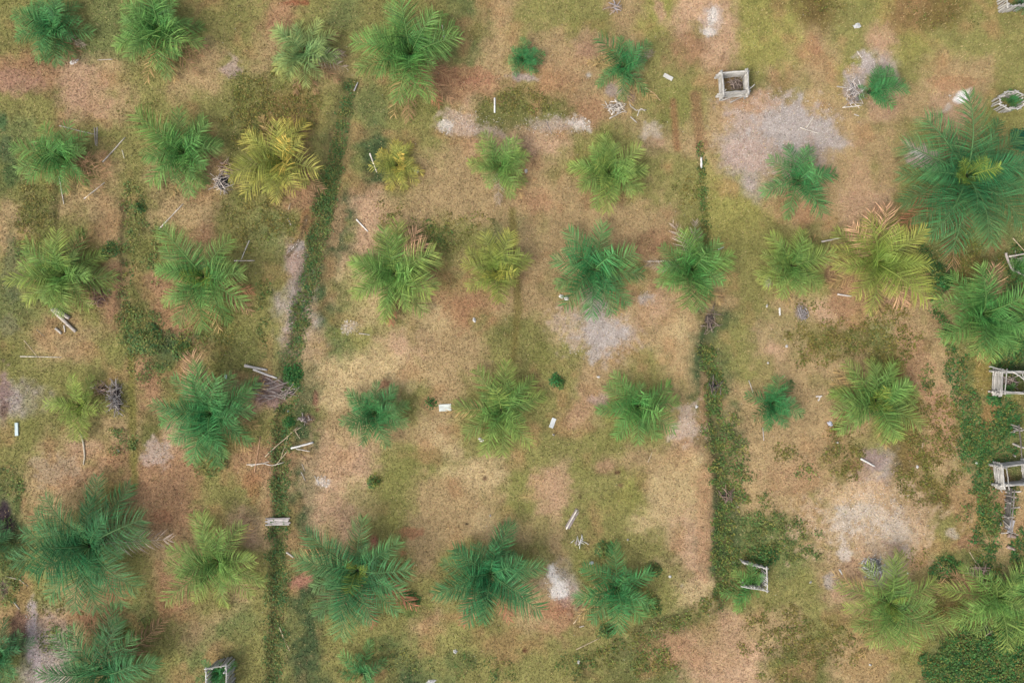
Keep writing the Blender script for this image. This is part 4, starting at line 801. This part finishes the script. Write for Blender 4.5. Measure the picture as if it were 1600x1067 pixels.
pile(160, 607, 11, 8, 20, [(.44, .30, .17), (.36, .27, .24)], 'brown and ochre twig heap above the grey tangle', (.12, .08, .05), .3)
pile(1334, 146, 14, 20, 46, [(.55, .50, .46), (.42, .37, .34), (.40, .30, .22)], 'grey debris heap with whitish lumps beside the one-sided palm', (.20, .18, .17), .35)
pile(1364, 886, 20, 17, 60, [(.42, .41, .41), (.34, .33, .33), (.50, .48, .46)], 'heart-shaped heap of grey debris on pale ground', (.16, .155, .15), .4, (.3, .7))
pile(962, 168, 13, 9, 40, [(.66, .60, .52), (.50, .44, .38)], 'whitish twig pile below the ragged emerald palm', (.26, .21, .17), .2, (.4, 1.))
pile(424, 608, 24, 16, 46, [(.36, .28, .25), (.44, .37, .32)], 'flat brown spread of dead fronds beside the long ditch', (.17, .12, .10), .15, (.5, 1.6), rot=-8)
pile(452, 612, 11, 8, 16, [(.46, .38, .33), (.36, .28, .25)], 'brown sticks jutting over a black hole in the ditch', (.02, .02, .02), .2, (.6, 1.4), rot=25)
pile(476, 655, 9, 6, 16, [(.30, .25, .23)], 'small dark smudge of burnt twigs past the ditch', (.13, .10, .085), .15, (.3, .6))
pile(903, 847, 9, 6, 9, [(.66, .64, .60)], 'few bleached twigs below the dark grey plank', (.24, .20, .15), .06, (.4, .9))
pile(155, 465, 12, 14, 26, [(.30, .18, .15), (.40, .27, .20)], 'reddish brown frond heap beside the yellowish palm with logs', (.12, .07, .06), .25)
pile(1255, 490, 10, 10, 16, [(.42, .38, .36), (.34, .30, .29)], 'ashy grey twig heap below a small dark-hearted palm', (.17, .15, .14), .15, (.3, .7))
pile(1525, 892, 16, 10, 26, [(.42, .30, .24), (.34, .25, .2)], 'brown brush heap at the top of the corner palm', (.14, .10, .07), .25)
pile(1540, 985, 9, 10, 14, [(.06, .06, .06), (.3, .22, .16)], 'black charred heap above the undergrowth', (.02, .02, .022), .35, (.4, .9))
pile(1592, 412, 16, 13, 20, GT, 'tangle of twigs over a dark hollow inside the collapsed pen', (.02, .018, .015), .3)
pile(1578, 598, 16, 10, 24, [(.35, .28, .24), (.45, .38, .34)], 'dry twig litter inside the log crib with the seedling', (.12, .085, .07), .25)
pile(1152, 132, 15, 10, 40, [(.33, .26, .22), (.40, .32, .27), (.22, .17, .14)], 'brown twig litter inside the square crib of stacked poles', (.16, .12, .10), .3, (.3, .8))
pile(961, 12, 9, 5, 10, [(.34, .32, .34), (.40, .32, .26)], 'small grey branch heap on brown turf at the top edge', (.18, .14, .10), .15)
pile(1110, 500, 10, 18, 20, [(.16, .12, .10), (.26, .20, .16)], 'dark dead brush lying in the second ditch', (.05, .04, .035), .15)
pile(1116, 603, 12, 6, 16, [(.14, .11, .10)], 'black dead brush across the leafy ditch', (.03, .03, .03), .5)
pile(1136, 775, 9, 9, 16, [(.20, .14, .11), (.32, .22, .16)], 'dark brown brush in the lower bend of the leafy ditch', (.06, .05, .04), .45)

# ------------------------------------------------------------------ pale chips and pebbles strewn on the bare patches
def chips(spots, seed):
    r = R_(seed); px, py, sz, cc = [], [], [], []
    for (x, y, rx, ry, n, big) in spots:
        a = r.uniform(0, 6.28, n); q = np.sqrt(r.rand(n)); px.append(x + np.cos(a) * q * rx); py.append(y + np.sin(a) * q * ry); sz.append(r.uniform(.35, 1, n) * big)
    px, py, sz = map(np.concatenate, (px, py, sz)); n = len(px)
    x, y = (px - 800) * S, (533.5 - py) * S; z = samp(relief, px, py) + .02; a = r.uniform(0, 6.28, n); s = sz[:, None]
    u = np.stack([np.cos(a), np.sin(a), r.uniform(-.2, .2, n)], -1) * s; w = np.stack([-np.sin(a), np.cos(a), r.uniform(-.2, .2, n)], -1) * s * r.uniform(.3, .9, (n, 1)); up = np.array([[0, 0, 1.]]) * s * .55
    c = np.stack([x, y, z], -1)
    v = np.stack([c + u, c + w, c - u, c - w, c + up], 1).reshape(-1, 3); k = np.arange(n)[:, None] * 5
    f = np.concatenate([k, k + 1, k + 4, k + 1, k + 2, k + 4, k + 2, k + 3, k + 4, k + 3, k, k + 4], 1).reshape(-1, 3)
    col_ = np.repeat(lin((205, 196, 184)) * r.uniform(.55, 1.15, (n, 1)), 5, 0)
    o = link('gravel', mesh_np('gravel', v, f, np.full(len(f), 3), M_weed, None, col_)); o['kind'] = 'stuff'
chips([(546, 511, 15, 13, 60, .07), (505, 752, 11, 10, 60, .09), (1112, 28, 7, 15, 50, .10), (1108, 52, 9, 6, 36, .10), (697, 198, 14, 12, 46, .09), (905, 195, 18, 14, 60, .09), (868, 908, 18, 30, 260, .06), (1360, 805, 55, 36, 420, .06), (1330, 150, 9, 14, 46, .10), (48, 990, 9, 50, 150, .06), (56, 1040, 8, 30, 80, .06),
       (930, 520, 58, 44, 420, .05), (1225, 200, 92, 58, 900, .05), (1360, 810, 95, 58, 500, .045), (1170, 255, 40, 26, 160, .05), (1335, 130, 20, 34, 120, .05), (735, 195, 55, 22, 160, .05), (865, 195, 58, 18, 160, .05), (460, 405, 16, 34, 90, .05), (1010, 466, 16, 12, 40, .045), (1075, 660, 24, 34, 120, .045), (1501, 152, 20, 9, 90, .07), (1434, 240, 14, 9, 30, .08), (800, 533, 900, 600, 1500, .035), (245, 706, 20, 18, 70, .05), (456, 488, 7, 30, 60, .05), (1355, 98, 16, 18, 80, .045), (1130, 500, 10, 40, 6, .03)], 3)

# ------------------------------------------------------------------ light, sky, camera
EL, AZ = 52, 215                                   # soft sun behind cloud, from the lower corner of the picture
sun = bpy.data.lights.new('sun', 'SUN'); sun.energy = 1.1; sun.angle = math.radians(18); sun.color = (1, .95, .87)
so = bpy.data.objects.new('sun', sun); C.objects.link(so)
dv = Vector((math.cos(math.radians(AZ)) * math.cos(math.radians(EL)), math.sin(math.radians(AZ)) * math.cos(math.radians(EL)), math.sin(math.radians(EL))))
so.rotation_euler = dv.to_track_quat('Z', 'Y').to_euler(); so.location = dv * 80
wd = bpy.data.worlds.new("World"); scene.world = wd; wd.use_nodes = True
nt = wd.node_tree; bg = nt.nodes['Background']; sky = nt.nodes.new('ShaderNodeTexSky'); sky.sky_type = 'NISHITA'; sky.sun_disc = False
sky.sun_elevation = math.radians(EL); sky.sun_rotation = math.radians(90 - AZ); sky.air_density = 1.; sky.dust_density = 4.
hs = nt.nodes.new('ShaderNodeHueSaturation'); hs.inputs['Saturation'].default_value = .55
nt.links.new(sky.outputs[0], hs.inputs['Color']); nt.links.new(hs.outputs[0], bg.inputs['Color']); bg.inputs['Strength'].default_value = .15
cam = bpy.data.cameras.new('camera'); cam.sensor_width = 36; cam.lens = 18 / (36 / H); cam.clip_end = 3000
co = bpy.data.objects.new('camera', cam); C.objects.link(co); co.location = (0, 0, H); scene.camera = co
scene.view_settings.view_transform = 'Standard'; scene.view_settings.look = 'None'; scene.view_settings.exposure = 0.70; scene.view_settings.gamma = 1
scene.render.resolution_x, scene.render.resolution_y = 1024, 682
